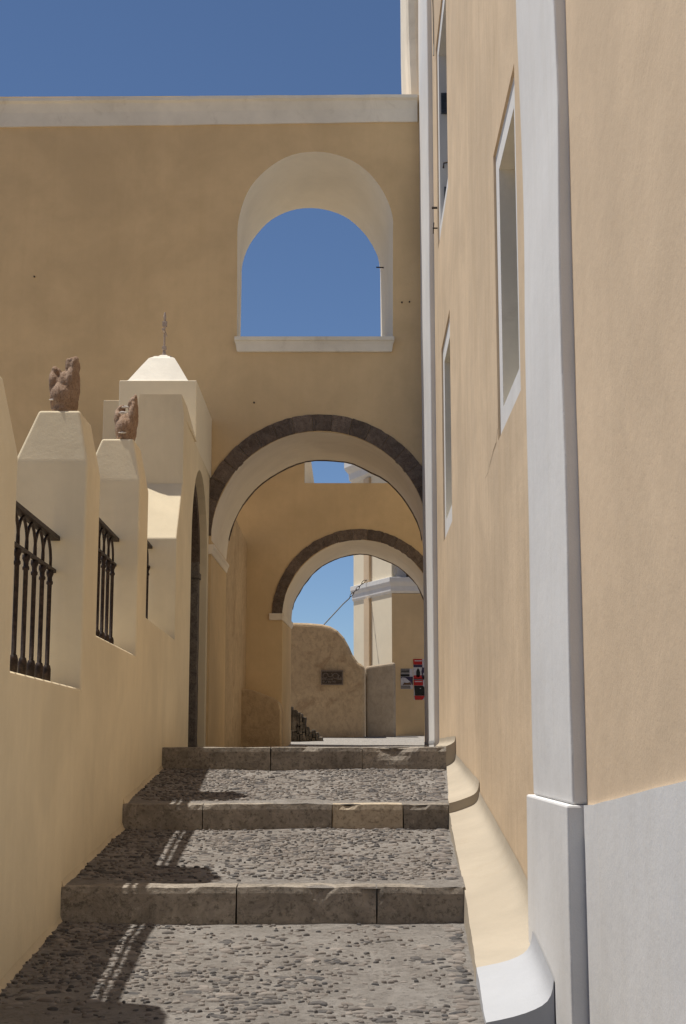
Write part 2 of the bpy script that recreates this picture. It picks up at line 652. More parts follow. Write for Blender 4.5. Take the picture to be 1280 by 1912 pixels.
# stretches of wall under the openings
ends = [-3.0] + [p[1] for p in PIERS]
for i, s_ in enumerate(SILLS):
    a = ends[i]
    b = PIERS[i][0] if i < len(PIERS) else 12.09
    v, f = prism_dz([(a, BOT), (a, Z(s_)), (b, Z(s_)), (b, BOT)], LW, PT)
    o = mesh('wall', v, f, 'parapet', par)
    soft_edges(o, lambda m, dr: m.z > Z(s_) - 0.01 and abs(dr.y) > 0.5, 0.02)
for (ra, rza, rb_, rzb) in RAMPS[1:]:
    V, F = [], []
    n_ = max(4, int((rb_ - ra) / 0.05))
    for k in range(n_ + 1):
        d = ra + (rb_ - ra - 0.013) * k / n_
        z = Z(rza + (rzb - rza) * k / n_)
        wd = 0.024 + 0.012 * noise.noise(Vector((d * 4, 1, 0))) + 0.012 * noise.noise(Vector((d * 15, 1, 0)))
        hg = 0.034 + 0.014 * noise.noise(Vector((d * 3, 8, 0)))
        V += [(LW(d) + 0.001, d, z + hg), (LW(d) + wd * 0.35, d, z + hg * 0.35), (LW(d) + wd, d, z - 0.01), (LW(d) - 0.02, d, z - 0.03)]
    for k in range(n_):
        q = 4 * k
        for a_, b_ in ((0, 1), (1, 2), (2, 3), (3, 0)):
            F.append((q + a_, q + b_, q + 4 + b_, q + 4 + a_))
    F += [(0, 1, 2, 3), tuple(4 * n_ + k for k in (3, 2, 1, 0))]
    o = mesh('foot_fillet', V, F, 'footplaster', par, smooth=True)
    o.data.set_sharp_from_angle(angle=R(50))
# piers with tapered heads
for i, (a, b, zb, zt) in enumerate(PIERS):
    V, F = [], []
    lev = [BOT, Z(SILLS[i]), Z(SILLS[i + 1]), Z(zb)]
    for z in lev:
        V += [(LW(a) - PT, a, z), (LW(a), a, z), (LW(b), b, z), (LW(b) - PT, b, z)]
    x1 = LW((a + b) / 2)
    x0 = x1 - PT
    V += [(x0 + 0.11, a + 0.055, Z(zt)), (x1 - 0.057, a + 0.055, Z(zt)), (x1 - 0.057, a + 0.40, Z(zt)), (x0 + 0.11, a + 0.40, Z(zt))]
    for k in range(4):
        for q in range(4):
            l = (q + 1) % 4
            F.append((4 * k + q, 4 * k + l, 4 * k + 4 + l, 4 * k + 4 + q))
    F += [(3, 2, 1, 0), (16, 17, 18, 19)]
    o = mesh('pier', V, F, 'cream' if False else 'parapet', par)
    soft_edges(o, lambda m, dr: (m.z > Z(SILLS[i + 1]) + 0.05) or (m.z > Z(SILLS[i]) + 0.02 and m.y < a + 0.01 and abs(dr.z) > 0.05), 0.014)
# low pier against the chapel, with a sloped head
V = [(LW(12.09) - PT, 12.09, BOT), (LW(12.09), 12.09, BOT), (LW(12.548), 12.548, BOT), (LW(12.548) - PT, 12.548, BOT),
     (LW(12.09) - PT, 12.09, Z(1.77)), (LW(12.09), 12.09, Z(1.77)), (LW(12.548), 12.548, Z(2.33)), (LW(12.548) - PT, 12.548, Z(2.33))]
o = mesh('pier', V, [(0, 3, 2, 1), (4, 5, 6, 7), (0, 1, 5, 4), (1, 2, 6, 5), (2, 3, 7, 6), (3, 0, 4, 7)], 'parapet', par)
soft_edges(o, lambda m, dr: m.z > Z(1.7), 0.012)


def frustum(x0, x1, y0, y1, z0, X0, X1, Y0, Y1, z1):
    v = [(x0, y0, z0), (x1, y0, z0), (x1, y1, z0), (x0, y1, z0), (X0, Y0, z1), (X1, Y0, z1), (X1, Y1, z1), (X0, Y1, z1)]
    f = [(0, 3, 2, 1), (4, 5, 6, 7), (0, 1, 5, 4), (1, 2, 6, 5), (2, 3, 7, 6), (3, 0, 4, 7)]
    return v, f


# iron railings in the openings
XR = 0.156
SPC = 0.20
rail_meshes = {}


def railing(d0, d1, sill, label, XR=XR):
    h, hm = 0.77, 0.60
    t = thing('railing', label, 'railing', (LW((d0 + d1) / 2) - XR, (d0 + d1) / 2, Z(sill)), 'iron railings in the parapet openings')
    base = Vector(t['base'])

    def rx(d):
        return LW(d) - XR - base.x
    # top and middle rails
    for nm, zz, hw, ht in (('top_rail', h, 0.024, 0.011), ('middle_rail', hm, 0.009, 0.009)):
        a, b = d0 + 0.004, d1 - 0.004
        V = []
        for d in (a, b):
            for sx, sz in ((-hw, -ht), (hw, -ht), (hw, ht), (-hw, ht)):
                V.append((base.x + rx(d) + sx, d, base.z + zz + sz))
        F = [(0, 1, 2, 3), (7, 6, 5, 4), (0, 4, 5, 1), (1, 5, 6, 2), (2, 6, 7, 3), (3, 7, 4, 0)]
        mesh(nm, V, F, 'iron', t)
    n = int((d1 - d0 - 0.1) / SPC)
    st = d1 - 0.125 - (n - 1) * SPC
    if 'bar' not in rail_meshes:
        prof = [(0.02, 0.0), (0.021, 0.09), (0.016, 0.108), (0.0115, 0.112), (0.0115, hm - 0.085), (0.017, hm - 0.08), (0.017, hm - 0.068), (0.0125, hm - 0.062), (0.0125, hm - 0.045), (0.019, hm - 0.03), (0.019, hm - 0.010)]
        o = mesh('bar', *lathe(0, 0, prof, 10), 'iron', None, smooth=True)
        rail_meshes['bar'] = o.data
        bpy.data.objects.remove(o)
        pts = []
        for s in range(9):
            u = s / 8
            pts.append((0, SPC * (-0.5 + 0.5 * math.sin(u * math.pi / 2) ** 0.9), hm + (h - hm - 0.02) * (1 - math.cos(u * math.pi / 2)) ** 0.55 if False else hm + (h - hm - 0.022) * math.sin(u * math.pi / 2) ** 0.85 * (0.35 + 0.65 * u)))
        pts = [(0, -SPC * 0.5, hm), (0, -SPC * 0.49, hm + 0.05), (0, -SPC * 0.42, hm + 0.09), (0, -SPC * 0.27, hm + 0.125), (0, -SPC * 0.1, hm + 0.147), (0, 0, hm + 0.153)]
        pts = pts + [(0, -p[1], p[2]) for p in pts[-2::-1]]
        o = mesh('hoop', *tube(pts, 0.008, 6), 'iron', None, smooth=True)
        rail_meshes['hoop'] = o.data
        bpy.data.objects.remove(o)
    for i in range(n):
        d = st + i * SPC
        o = bpy.data.objects.new('bar', rail_meshes['bar'])
        COL.objects.link(o)
        o.parent = t
        o.location = (rx(d), d - base.y, 0)
        if i < n - 1:
            o = bpy.data.objects.new('hoop', rail_meshes['hoop'])
            COL.objects.link(o)
            o.parent = t
            o.location = (rx(d + SPC / 2), d + SPC / 2 - base.y, 0)
    return t


railing(5.69, 7.4, SILLS[2], 'dark iron railing in the nearest opening, at the left picture edge')
railing(7.84, 9.59, SILLS[3], 'dark iron railing in the middle opening, between the two finial piers')
railing(10.06, 12.09, SILLS[4], 'dark iron railing in the farthest opening, mostly hidden behind a pier', 0.225)


# carved stone finials on two piers
def carved(name, label, base, blobs, seed, chips=()):
    bm = bmesh.new()
    for (x, y, z, rx, ry, rz, tilt) in blobs:
        mt = Matrix.Translation((x, y, z)) @ Matrix.Rotation(R(tilt), 4, 'Y') @ Matrix.Diagonal((rx, ry * 2.6, rz, 1))
        bmesh.ops.create_uvsphere(bm, u_segments=18, v_segments=12, radius=1, matrix=mt)
    me = bpy.data.meshes.new(name)
    bm.to_mesh(me)
    bm.free()
    tmp = bpy.data.objects.new('tmp', me)
    COL.objects.link(tmp)
    rm = tmp.modifiers.new('r', 'REMESH')
    rm.mode = 'VOXEL'
    rm.voxel_size = 0.006
    sm_ = tmp.modifiers.new('s', 'SMOOTH')
    sm_.factor = 0.5
    sm_.iterations = 5
    dg = bpy.context.evaluated_depsgraph_get()
    dg.update()
    ev = bpy.data.meshes.new_from_object(tmp.evaluated_get(dg))
    bpy.data.objects.remove(tmp)
    ev.update()
    for vv in ev.vertices:
        p = vv.co
        n = vv.normal.copy()
        k = noise.noise(Vector((p.x * 30, p.y * 14, p.z * 7)) + Vector((seed, 0, 0))) * 0.005
        k += noise.noise(p * 90 + Vector((0, seed, 0))) * 0.0022
        k -= 0.007 * max(0, math.sin(p.x * 105 + p.y * 22 + p.z * 9 + seed)) ** 6 * (0.3 + 2.2 * min(0.3, max(0, p.z)))
        vv.co = p + n * k
        if vv.co.z < 0:
            vv.co.z = 0
    ev.name = name
    ev.polygons.foreach_set('use_smooth', [True] * len(ev.polygons))
    ev.materials.clear()
    ev.materials.append(M['finial'])
    root = thing(name, label, 'finial', base, 'carved stone finials')
    o = bpy.data.objects.new('carving', ev)
    COL.objects.link(o)
    o.parent = root
    for (x, y, z, rx, rz) in chips:
        bm = bmesh.new()
        bmesh.ops.create_icosphere(bm, subdivisions=2, radius=1, matrix=Matrix.Translation((x, y * 2.55, z)) @ Matrix.Diagonal((rx, 0.012, rz, 1)))
        for vv in bm.verts:
            vv.co += noise.noise_vector(vv.co * 60) * 0.004
        m2 = bpy.data.meshes.new('plaster_patch')
        bm.to_mesh(m2)
        bm.free()
        m2.materials.append(M['chip'])
        o = bpy.data.objects.new('plaster_patch', m2)
        COL.objects.link(o)
        o.parent = root
    return root


b1 = at(118, 768, 7.615)
b1.z = Z(1.777)
carved('stone_finial', 'brown carved stone finial like a closed hand, on the nearer pier', b1, [
    (0.0, 0, 0.02, 0.060, 0.055, 0.05, 0), (0.0, 0, 0.09, 0.075, 0.06, 0.10, 0), (-0.045, 0, 0.17, 0.036, 0.04, 0.085, -4),
    (-0.040, 0.0, 0.245, 0.026, 0.028, 0.04, -25), (-0.056, 0.0, 0.21, 0.026, 0.026, 0.045, 0), (0.008, -0.032, 0.145, 0.034, 0.034, 0.10, 0), (0.045, 0.0, 0.17, 0.040, 0.044, 0.13, 4),
    (0.034, 0.012, 0.27, 0.030, 0.030, 0.065, 0), (0.034, 0.012, 0.305, 0.029, 0.028, 0.028, 0), (0.058, 0.0, 0.275, 0.024, 0.032, 0.06, 4), (0.05, 0.0, 0.31, 0.026, 0.026, 0.02, 0)], 3,
    [(-0.04, -0.052, 0.065, 0.014, 0.004)])
b2 = at(234, 818, 9.805)
b2.z = Z(2.10)
carved('stone_finial', 'brown carved stone finial with a raised point and white patches, on the farther pier', b2, [
    (0.0, 0, 0.02, 0.062, 0.055, 0.05, 0), (0.0, 0, 0.09, 0.075, 0.06, 0.10, 0), (-0.045, 0, 0.16, 0.038, 0.04, 0.075, -8),
    (-0.038, 0.01, 0.235, 0.026, 0.026, 0.045, 20), (-0.058, 0.0, 0.215, 0.018, 0.022, 0.025, 0), (0.0, -0.02, 0.13, 0.04, 0.04, 0.08, 0), (0.05, 0.0, 0.18, 0.036, 0.04, 0.13, 4),
    (0.036, 0.006, 0.275, 0.024, 0.026, 0.06, 12), (0.060, 0.008, 0.29, 0.018, 0.024, 0.065, 2)], 9,
    [(0.012, -0.05, 0.23, 0.028, 0.009), (0.0, -0.058, 0.185, 0.030, 0.010), (0.0, -0.058, 0.045, 0.030, 0.006)])

fin0 = carved('stone_finial', 'brown carved stone finial above the left picture edge, casting the nearest shadow', (LW(5.3) - 0.2, 5.42, Z(1.47)), [
    (0.0, 0, 0.02, 0.060, 0.055, 0.05, 0), (0.0, 0, 0.09, 0.075, 0.06, 0.10, 0), (-0.045, 0, 0.17, 0.036, 0.04, 0.085, -4),
    (-0.045, 0.0, 0.23, 0.028, 0.028, 0.05, -15), (0.008, -0.032, 0.145, 0.034, 0.034, 0.10, 0), (0.045, 0.0, 0.19, 0.040, 0.044, 0.14, 4)], 5)
# ================================================================== CHAPEL WITH DOORWAY
ch = thing('chapel', 'small cream chapel with arched stone doorway and low white roof, behind the piers', 'chapel', (LW(14) - 0.4, 14, BOT))
D0, D1, SPR, APX = 13.5, 15.40, 1.95, 2.80
arc = []
for i in range(15):
    a = math.pi * i / 14
    arc.append(((D0 + D1) / 2 + (D1 - D0) / 2 * math.cos(a), Z(SPR + (APX - SPR) * math.sin(a))))
out = [(12.55, BOT), (12.55, Z(2.95)), (15.595, Z(2.95)), (15.595, BOT), (D1, BOT)] + arc + [(D0, BOT)]
v, f = prism_dz(out, LW, 0.42)
mesh('wall', v, f, 'parapet', ch)
# raised shoulder (front block) and turret body
v, f = frustum(LW(12.55) - 0.42, LW(12.55) - 0.001, 12.55, 13.69, Z(2.95), LW(12.55) - 0.40, LW(12.55) - 0.025, 12.552, 13.0, Z(3.14))
mesh('shoulder', v, f, 'parapet', ch)
v, f = boxv(-2.38, LW(14) - 0.421, 13.95, 15.59, BOT, Z(3.43))
mesh('back_wall', v, f, 'cream', ch, bevel=0.006)
v, f = boxv(-2.22, LW(14.4) - 0.002, 13.90, 15.585, Z(2.952), Z(3.62))
mesh('turret', v, f, 'lightcream', ch, bevel=0.008)
# bell shaped four-sided roof
V, F = [], []
lv = [(1.0, 3.621), (0.90, 3.65), (0.60, 3.83), (0.40, 3.945), (0.30, 3.97), (0.26, 3.985), (0.17, 3.995), (0.10, 4.02)]
cx, cy, hx, hy = -1.851, 14.45, 0.33, 0.5
for s, z in lv:
    for sx, sy in ((-1, -1), (1, -1), (1, 1), (-1, 1)):
        V.append((cx + hx * s * sx, cy + hy * s * sy, Z(z)))
for i in range(len(lv) - 1):
    for k in range(4):
        l = (k + 1) % 4
        F.append((i * 4 + k, i * 4 + l, i * 4 + 4 + l, i * 4 + 4 + k))
F.append(tuple(4 * (len(lv) - 1) + k for k in range(4)))
F.append((3, 2, 1, 0))
roof = mesh('roof', V, F, 'cornice', ch, bevel=0.005, seg=2)
# worn cross seen edge-on
parts = [lathe(cx, cy, [(0.022, Z(4.02)), (0.018, Z(4.06)), (0.012, Z(4.08)), (0.010, Z(4.39)), (0.017, Z(4.44)), (0.010, Z(4.49))], 8)]
parts.append(boxv(cx - 0.022, cx + 0.022, cy - 0.02, cy + 0.02, Z(4.085), Z(4.125)))
parts.append(boxv(cx - 0.024, cx + 0.024, cy - 0.022, cy + 0.022, Z(4.335), Z(4.39)))
parts.append(boxv(cx - 0.012, cx + 0.012, cy - 0.13, cy + 0.13, Z(4.26), Z(4.285)))
v, f = joinvf(*parts)
mesh('cross', v, f, 'crossstone', ch, bevel=0.004)
# stone surround inside the doorway
xj = LW(15.3)
jv, jf = gridbox(xj - 0.36, xj - 0.075, 15.26, 15.43, BOT, Z(1.80), 0.09, 0.006, 4, 5)
mesh('stone_jamb', jv, jf, 'jamb', ch, bevel=0.01)
cap = thing_cap = mesh('capital', *joinvf(gridbox(xj - 0.37, xj - 0.062, 15.22, 15.43, Z(1.80), Z(1.87), 0.05, 0.006, 6, 2),
                                             gridbox(xj - 0.36, xj - 0.075, 15.25, 15.43, Z(1.87), Z(1.99), 0.05, 0.014, 8, 3)), 'jamb', ch, bevel=0.01)
V, F = [], []
NA = 18
for i in range(NA + 1):
    a = math.pi * i / NA
    for rr in (0.0, 0.15):
        dd = (D0 + D1) / 2 + ((D1 - D0) / 2 - rr + 0.005) * math.cos(a)
        zz = Z(SPR + (APX - SPR - rr * 0.9) * math.sin(a) + 0.02)
        for xx in (xj - 0.075, xj - 0.36):
            V.append((xx, dd, zz))
for i in range(NA):
    q = i * 4
    for a, b in ((0, 1), (1, 3), (3, 2), (2, 0)):
        F.append((q + a, q + b, q + 4 + b, q + 4 + a))
mesh('stone_arch', V, F, 'dark', ch)
jv, jf = gridbox(xj - 0.34, xj - 0.11, 13.47, 13.62, BOT, Z(1.95), 0.09, 0.006, 4, 6)
mesh('stone_jamb', jv, jf, 'jamb', ch)
v, f = boxv(xj - 0.385, xj - 0.365, 13.48, 15.42, BOT, Z(2.78))
mesh('door', v, f, 'wood', ch)

# ================================================================== ARCHED WALLS
def arch_loop(cx, cy, r, base_y, d, xl=None, xr=None, n=32, jit=0.0, ry=None):
    """outline of an arched opening from left foot over the crown to right foot, in (x, z) at depth d"""
    pts = [at(xl if xl is not None else cx - r, base_y, d)]
    ry = ry or r
    for i in range(n + 1):
        a = math.pi - math.pi * i / n
        p = at(cx + r * math.cos(a), cy - ry * math.sin(a), d)
        p.x += jit * noise.noise(p * 3.1)
        p.z += jit * noise.noise(p * 3.1 + Vector((9, 0, 0)))
        pts.append(p)
    pts.append(at(xr if xr is not None else cx + r, base_y, d))
    return [(p.x, p.z) for p in pts]


def ring_loft(name, A, B, d0, d1, mat, parent, closed=False):
    n = len(A)
    V = [(x, d0, z) for x, z in A] + [(x, d1, z) for x, z in B]
    F = [(i, i + 1, n + i + 1, n + i) for i in range(n - 1)]
    if closed:
        F.append((n - 1, 0, n, 2 * n - 1))
    o = mesh(name, V, F, mat, parent, smooth=len(A) > 3)
    o.data.set_sharp_from_angle(angle=R(35))
    return o


def voussoirs(cx, cy, r0, r1, d, n, parent, thick=0.05, a0=180.0, a1=0.0, proud=0.012):
    for i in range(n):
        s0, s1 = i / n, (i + 1) / n
        V = []
        g = 0.0004
        m = 5
        for k in range(m):
            a = R(a0 + (a1 - a0) * (s0 + g + (s1 - s0 - 2 * g) * k / (m - 1)))
            ri = r0 + random.uniform(-0.3, 0.3)
            ro = r1 + random.uniform(-0.7, 0.7)
            for rr in (ri, ro):
                p = at(cx + rr * math.cos(a), cy - rr * math.sin(a), d)
                V.append((p.x, d - proud - random.uniform(0, 0.006), p.z))
                V.append((p.x, d + thick, p.z))
        F = []
        for k in range(m - 1):
            q = 4 * k
            F += [(q, q + 4, q + 6, q + 2), (q + 1, q + 3, q + 7, q + 5), (q, q + 1, q + 5, q + 4), (q + 2, q + 6, q + 7, q + 3)]
        e = 4 * (m - 1)
        F += [(0, 2, 3, 1), (e, e + 1, e + 3, e + 2)]
        mesh('voussoir', V, F, 'dark', parent, bevel=0.004)


A1, A1B = 15.6, 17.3
aw = thing('arched_wall', 'tall ochre wall with stone-ringed archway and arched window opening, across the steps', 'wall', (0, A1, BOT))
base_y = 1399
bigF = arch_loop(597, 1008, 203, base_y, A1, 387, 794, jit=0.02)
bigB = arch_loop(607, 1045, 185, base_y, A1B, 420, 789, jit=0.02)
winF = arch_loop(588, 428, 145, 629, A1, 442, 733, jit=0.015)
winB = arch_loop(580, 518, 130, 629, A1B, 448, 711, jit=0.015)
zs = winF[0][1]
winF[0] = (winF[0][0], zs)
winF[-1] = (winF[-1][0], zs)
winB[0] = (winB[0][0], zs)
winB[-1] = (winB[-1][0], zs)
zl = at(0, 181, A1).z
zr = at(786, 176, A1).z
XL, XRr = -7.0, 1.05


def with_feet(loop):
    return [(loop[0][0], BOT)] + loop[1:-1] + [(loop[-1][0], BOT)]


bf, bb = with_feet(bigF), with_feet(bigB)
outer = [(XL, BOT), (XL, zl - 0.01)] + [(XRr, zr - 0.01), (XRr, BOT)]
oF = [(XL, BOT)] + bf + [(XRr, BOT), (XRr, zr - 0.01), (XL, zl - 0.01)]
oB = [(XL, BOT)] + bb + [(XRr, BOT), (XRr, zr - 0.01), (XL, zl - 0.01)]
p1, t1 = face_holes(oF, [winF])
p2, t2 = face_holes(oB, [winB])
v, f = joinvf(([(x, A1, z) for x, z in p1], t1), ([(x, A1B, z) for x, z in p2], t2),
              ([(XL, A1, BOT), (XL, A1B, BOT), (XL, A1B, zl - .01), (XL, A1, zl - .01)], [(0, 1, 2, 3)]),
              ([(XL, A1, zl - .01), (XRr, A1, zr - .01), (XRr, A1B, zr - .01), (XL, A1B, zl - .01)], [(0, 1, 2, 3)]))
mesh('wall', v, f, 'arch', aw)
# jambs below the impost keep the ochre paint, the arch itself is limewashed
impz = at(390, 1022, A1).z
ring_loft('arch_soffit', bf[1:-1], bb[1:-1], A1 + 0.001, A1B, 'soffit', aw)
ring_loft('jamb', bf[:2], bb[:2], A1 + 0.001, A1B, 'arch', aw)
ring_loft('jamb', bf[-2:], bb[-2:], A1 + 0.001, A1B, 'arch', aw)
ring_loft('window_reveal', winF, winB, A1, A1B, 'reveal', aw, closed=True)
voussoirs(597, 1008, 203.5, 234, A1, 19, aw, a0=178, a1=0)


def back_ring(loop, d, parent):
    """edge of the stone ring showing as a dark line at the far end of the vault"""
    V, F = [], []
    cx_ = sum(x for x, z in loop) / len(loop)
    for i, (x, z) in enumerate(loop):
        k = 0.009 + 0.008 * noise.noise(Vector((x * 6, z * 6, 0)))
        V += [(x + (cx_ - x) * k * 0.8, d - 0.03, z - k), (x + (cx_ - x) * k * 0.8, d + 0.01, z - k), (x, d + 0.01, z + 0.02), (x, d - 0.03, z + 0.02)]
    for i in range(len(loop) - 1):
        q = 4 * i
        for a, b in ((0, 1), (1, 2), (2, 3), (3, 0)):
            F.append((q + a, q + b, q + 4 + b, q + 4 + a))
    mesh('stone_edge', V, F, 'dark', parent)


back_ring(bb[3:-3], A1B, aw)
# impost moulding on the left jamb
xa, xb = bf[1][0], bb[1][0]
V = []
for d, xx in ((A1 - 0.03, xa), (A1B + 0.02, xb)):
    for dx, dz in ((-0.05, 0.03), (0.035, 0.03), (0.035, 0.0), (0.022, -0.02), (0.010, -0.075), (-0.05, -0.075)):
        V.append((xx + dx, d, impz + dz))
F = [(0, 1, 2, 3, 4, 5), (11, 10, 9, 8, 7, 6)] + [(i, (i + 1) % 6, 6 + (i + 1) % 6, 6 + i) for i in range(6)]
mesh('impost', V, F, 'soffit', aw, bevel=0.006)
# sill of the window opening
xs0, xs1 = at(437, 640, A1 - 0.06).x, at(736, 640, A1 - 0.06).x
z0, z1 = at(590, 657, A1 - 0.03).z, zs + 0.004
z1f = at(590, 628, A1 - 0.07).z
prof = [(0.0, z0), (-0.03, z0 + 0.005), (-0.045, z0 + (z1f - z0) * 0.5), (-0.06, z0 + (z1f - z0) * 0.72), (-0.075, z0 + (z1f - z0) * 0.74), (-0.075, z1f), (0.0, z1f)]
V = []
for k, (dy, z) in enumerate(prof):
    ins = 0.05 * (1 - min(1, (-dy) / 0.06)) if dy > -0.06 else 0
    V.append((xs0 + ins, A1 + dy, z))
for k, (dy, z) in enumerate(prof):
    ins = 0.05 * (1 - min(1, (-dy) / 0.06)) if dy > -0.06 else 0
    V.append((xs1 - ins, A1 + dy, z))
n = len(prof)
F = [tuple(range(n)), tuple(range(2 * n - 1, n - 1, -1))] + [(i, (i + 1) % n, n + (i + 1) % n, n + i) for i in range(n)]
mesh('window_sill', V, F, 'cornice', aw, bevel=0.005)
# cornice band
cb_l, cb_r = at(0, 237, A1 - 0.02).z, at(786, 227, A1 - 0.02).z
ct_l, ct_r = at(0, 183, A1 - 0.08).z, at(786, 176, A1 - 0.08).z
xl0 = at(0, 200, A1).x


def lin(x, l, r):
    x0, x1 = xl0, at(786, 200, A1).x
    return l + (r - l) * (x - x0) / (x1 - x0)


V, F = [], []
NX = 60
for i in range(NX + 1):
    x = XL + (0.855 - XL) * i / NX
    b, t = lin(x, cb_l, cb_r), lin(x, ct_l, ct_r)
    wv = 0.012 * noise.noise(Vector((x * 1.3, 0, 3))) + 0.004 * noise.noise(Vector((x * 6, 2, 3)))
    b += wv
    t += 0.010 * noise.noise(Vector((x * 1.7, 5, 3))) + 0.004 * noise.noise(Vector((x * 7, 1, 0)))
    for dy, z in ((0.01, b), (-0.022, b), (-0.03, b + (t - b) * 0.5), (-0.05, b + (t - b) * 0.82), (-0.085, b + (t - b) * 0.88), (-0.085, t), (1.78, t), (1.78, b)):
        V.append((x, A1 + dy, z))
for i in range(NX):
    for k in range(8):
        l = (k + 1) % 8
        F.append((i * 8 + k, i * 8 + l, i * 8 + 8 + l, i * 8 + 8 + k))
F += [tuple(range(7, -1, -1)), tuple(NX * 8 + k for k in range(8))]
mesh('cornice', V, F, 'cornice', aw, bevel=0.0)
# little iron rod at the window
p = at(702, 499, A1 + 1.2)
q = at(713, 500, A1 + 1.2)
mesh('iron_pin', *tube([p, q + Vector((0.08, 0, 0))], 0.008, 6), 'iron', aw)

for px, py in ((750, 565), (764, 564), (474, 752), (64, 517)):
    p = at(px, py, A1)
    mesh('nail', *tube([(p.x, A1 - 0.02, p.z), (p.x, A1 + 0.02, p.z)], 0.009, 6), 'iron', aw)

# ------------------------------------------------------------------ second wall, farther up the passage
A2, A2B = 21.5, 23.1
w2 = thing('arched_wall', 'low ochre wall with smaller stone-ringed arch and notched top, farther up the passage', 'wall', (0, A2, BOT))
sF = with_feet(arch_loop(671, 1152, 144, 1399, A2, 525, 815, jit=0.02))
sB = with_feet(arch_loop(672, 1164, 128, 1399, A2B, 543, 800, jit=0.02))
zn = at(640, 902, A2).z
xn = at(568, 890, A2).x
xnb = at(572, 890, A2).x
zt2 = at(640, 780, A2).z
X2L, X2R = -3.6, 2.3
oF = [(X2L, BOT)] + sF + [(X2R, BOT), (X2R, zn), (xn, zn), (xn, zt2), (X2L, zt2)]
p1, t1 = face_holes(oF, [])
oB = [(X2L, BOT)] + sB + [(X2R, BOT), (X2R, zn), (xn, zn), (xn, zt2), (X2L, zt2)]
p2, t2 = face_holes(oB, [])


def quad_y(a, b):
    return ([(a[0], A2, a[1]), (b[0], A2, b[1]), (b[0], A2B, b[1]), (a[0], A2B, a[1])], [(0, 1, 2, 3)])


v, f = joinvf(([(x, A2, z) for x, z in p1], t1), ([(x, A2B, z) for x, z in p2], t2),
              quad_y((X2L, BOT), (X2L, zt2)), quad_y((X2R, BOT), (X2R, zn)), quad_y((X2L, zt2), (xn, zt2)), quad_y((xn, zn), (X2R, zn)))
mesh('wall', v, f, 'arch', w2)
# limewashed cheek of the notch, slanting back
c0, c1 = at(568, 902, A2), at(582, 902, A2)
V = [(xn + 0.002, A2 + 0.004, zn + 0.002), (xn + 0.15, A2 + 0.3, zn + 0.002), (xn + 0.15, A2B, zn + 0.002), (xn + 0.002, A2B, zn + 0.002),
     (xn + 0.002, A2 + 0.004, zt2), (xn + 0.01, A2 + 0.3, zt2), (xn + 0.01, A2B, zt2), (xn + 0.002, A2B, zt2)]
mesh('notch_cheek', V, [(0, 1, 2, 3), (4, 5, 6, 7), (0, 1, 5, 4), (1, 2, 6, 5), (2, 3, 7, 6), (3, 0, 4, 7)], 'cornice', w2)
ring_loft('arch_soffit', sF[1:-1], sB[1:-1], A2 + 0.001, A2B, 'soffit', w2)
ring_loft('jamb', sF[:2], sB[:2], A2 + 0.001, A2B, 'arch', w2)
ring_loft('jamb', sF[-2:], sB[-2:], A2 + 0.001, A2B, 'arch', w2)
voussoirs(671, 1152, 144.5, 164, A2, 17, w2, a0=179, a1=1)
back_ring(sB[3:-3], A2B, w2)
pz = at(512, 1151, A2).z
xa, xb = sF[1][0], sB[1][0]
x0 = at(502, 1150, A2).x
V = []
for d, xx in ((A2 - 0.03, xa), (A2B + 0.01, xb)):
    for dx, dz in ((-0.02, 0.045), (0.03, 0.045), (0.03, 0.015), (0.012, -0.055), (-0.02, -0.055)):
        V.append((xx + dx, d, pz + dz))
F = [(0, 1, 2, 3, 4), (9, 8, 7, 6, 5)] + [(i, (i + 1) % 5, 5 + (i + 1) % 5, 5 + i) for i in range(5)]
v, f = joinvf((V, F), boxv(x0, xa - 0.021, A2 - 0.03, A2 + 0.02, pz - 0.055, pz + 0.045))
mesh('impost', v, f, 'soffit', w2, bevel=0.006)

# side wall of the small court between the arches
v, f = boxv(-1.95, -1.44, A1B + 0.003, A2 - 0.003, BOT, Z(3.1))
sw = mesh('court_wall', v, f, 'rough', bevel=0.05, seg=3)
tag(sw, 'rough brown plastered side wall seen through the big archway, at its left', 'wall')
# low rough bench wall at the foot of the second wall
pts = [(452, 1284), (470, 1288), (492, 1296), (512, 1304), (520, 1310), (524, 1328), (527, 1399)]
ol = [(at(x, y, 20.6).x, at(x, y, 20.6).z) for x, y in pts]
ol = [(-1.52, BOT), (-1.52, ol[0][1])] + ol[1:-1] + [(ol[-1][0], BOT)]
v, f = prism_xz(ol, 20.6, A2 - 0.002)
lb = mesh('low_wall', v, f, 'rough', bevel=0.025, seg=3)
tag(lb, 'low rough plaster stub wall beside the left foot of the smaller arch', 'wall')

# ================================================================== RIGHT BUILDING
rb = thing('tan_building', 'tall tan plastered building with white pilasters and tall windows, right side', 'building', (1.5, 8, BOT))
TOP = Z(11.0)
# windows: near depth, far depth, sill, head
WIN = [(6.44, 7.53, 1.63, 3.235), (11.4, 12.6, 1.81, 3.57), (11.4, 12.95, 4.63, 6.66)]
BWS = [0.165, 0.19, 0.19]
holes = []
for (a, b, s, h), BW in zip(WIN, BWS):
    holes.append([(a, Z(s)), (b, Z(s)), (b, Z(h)), (a, Z(h))])


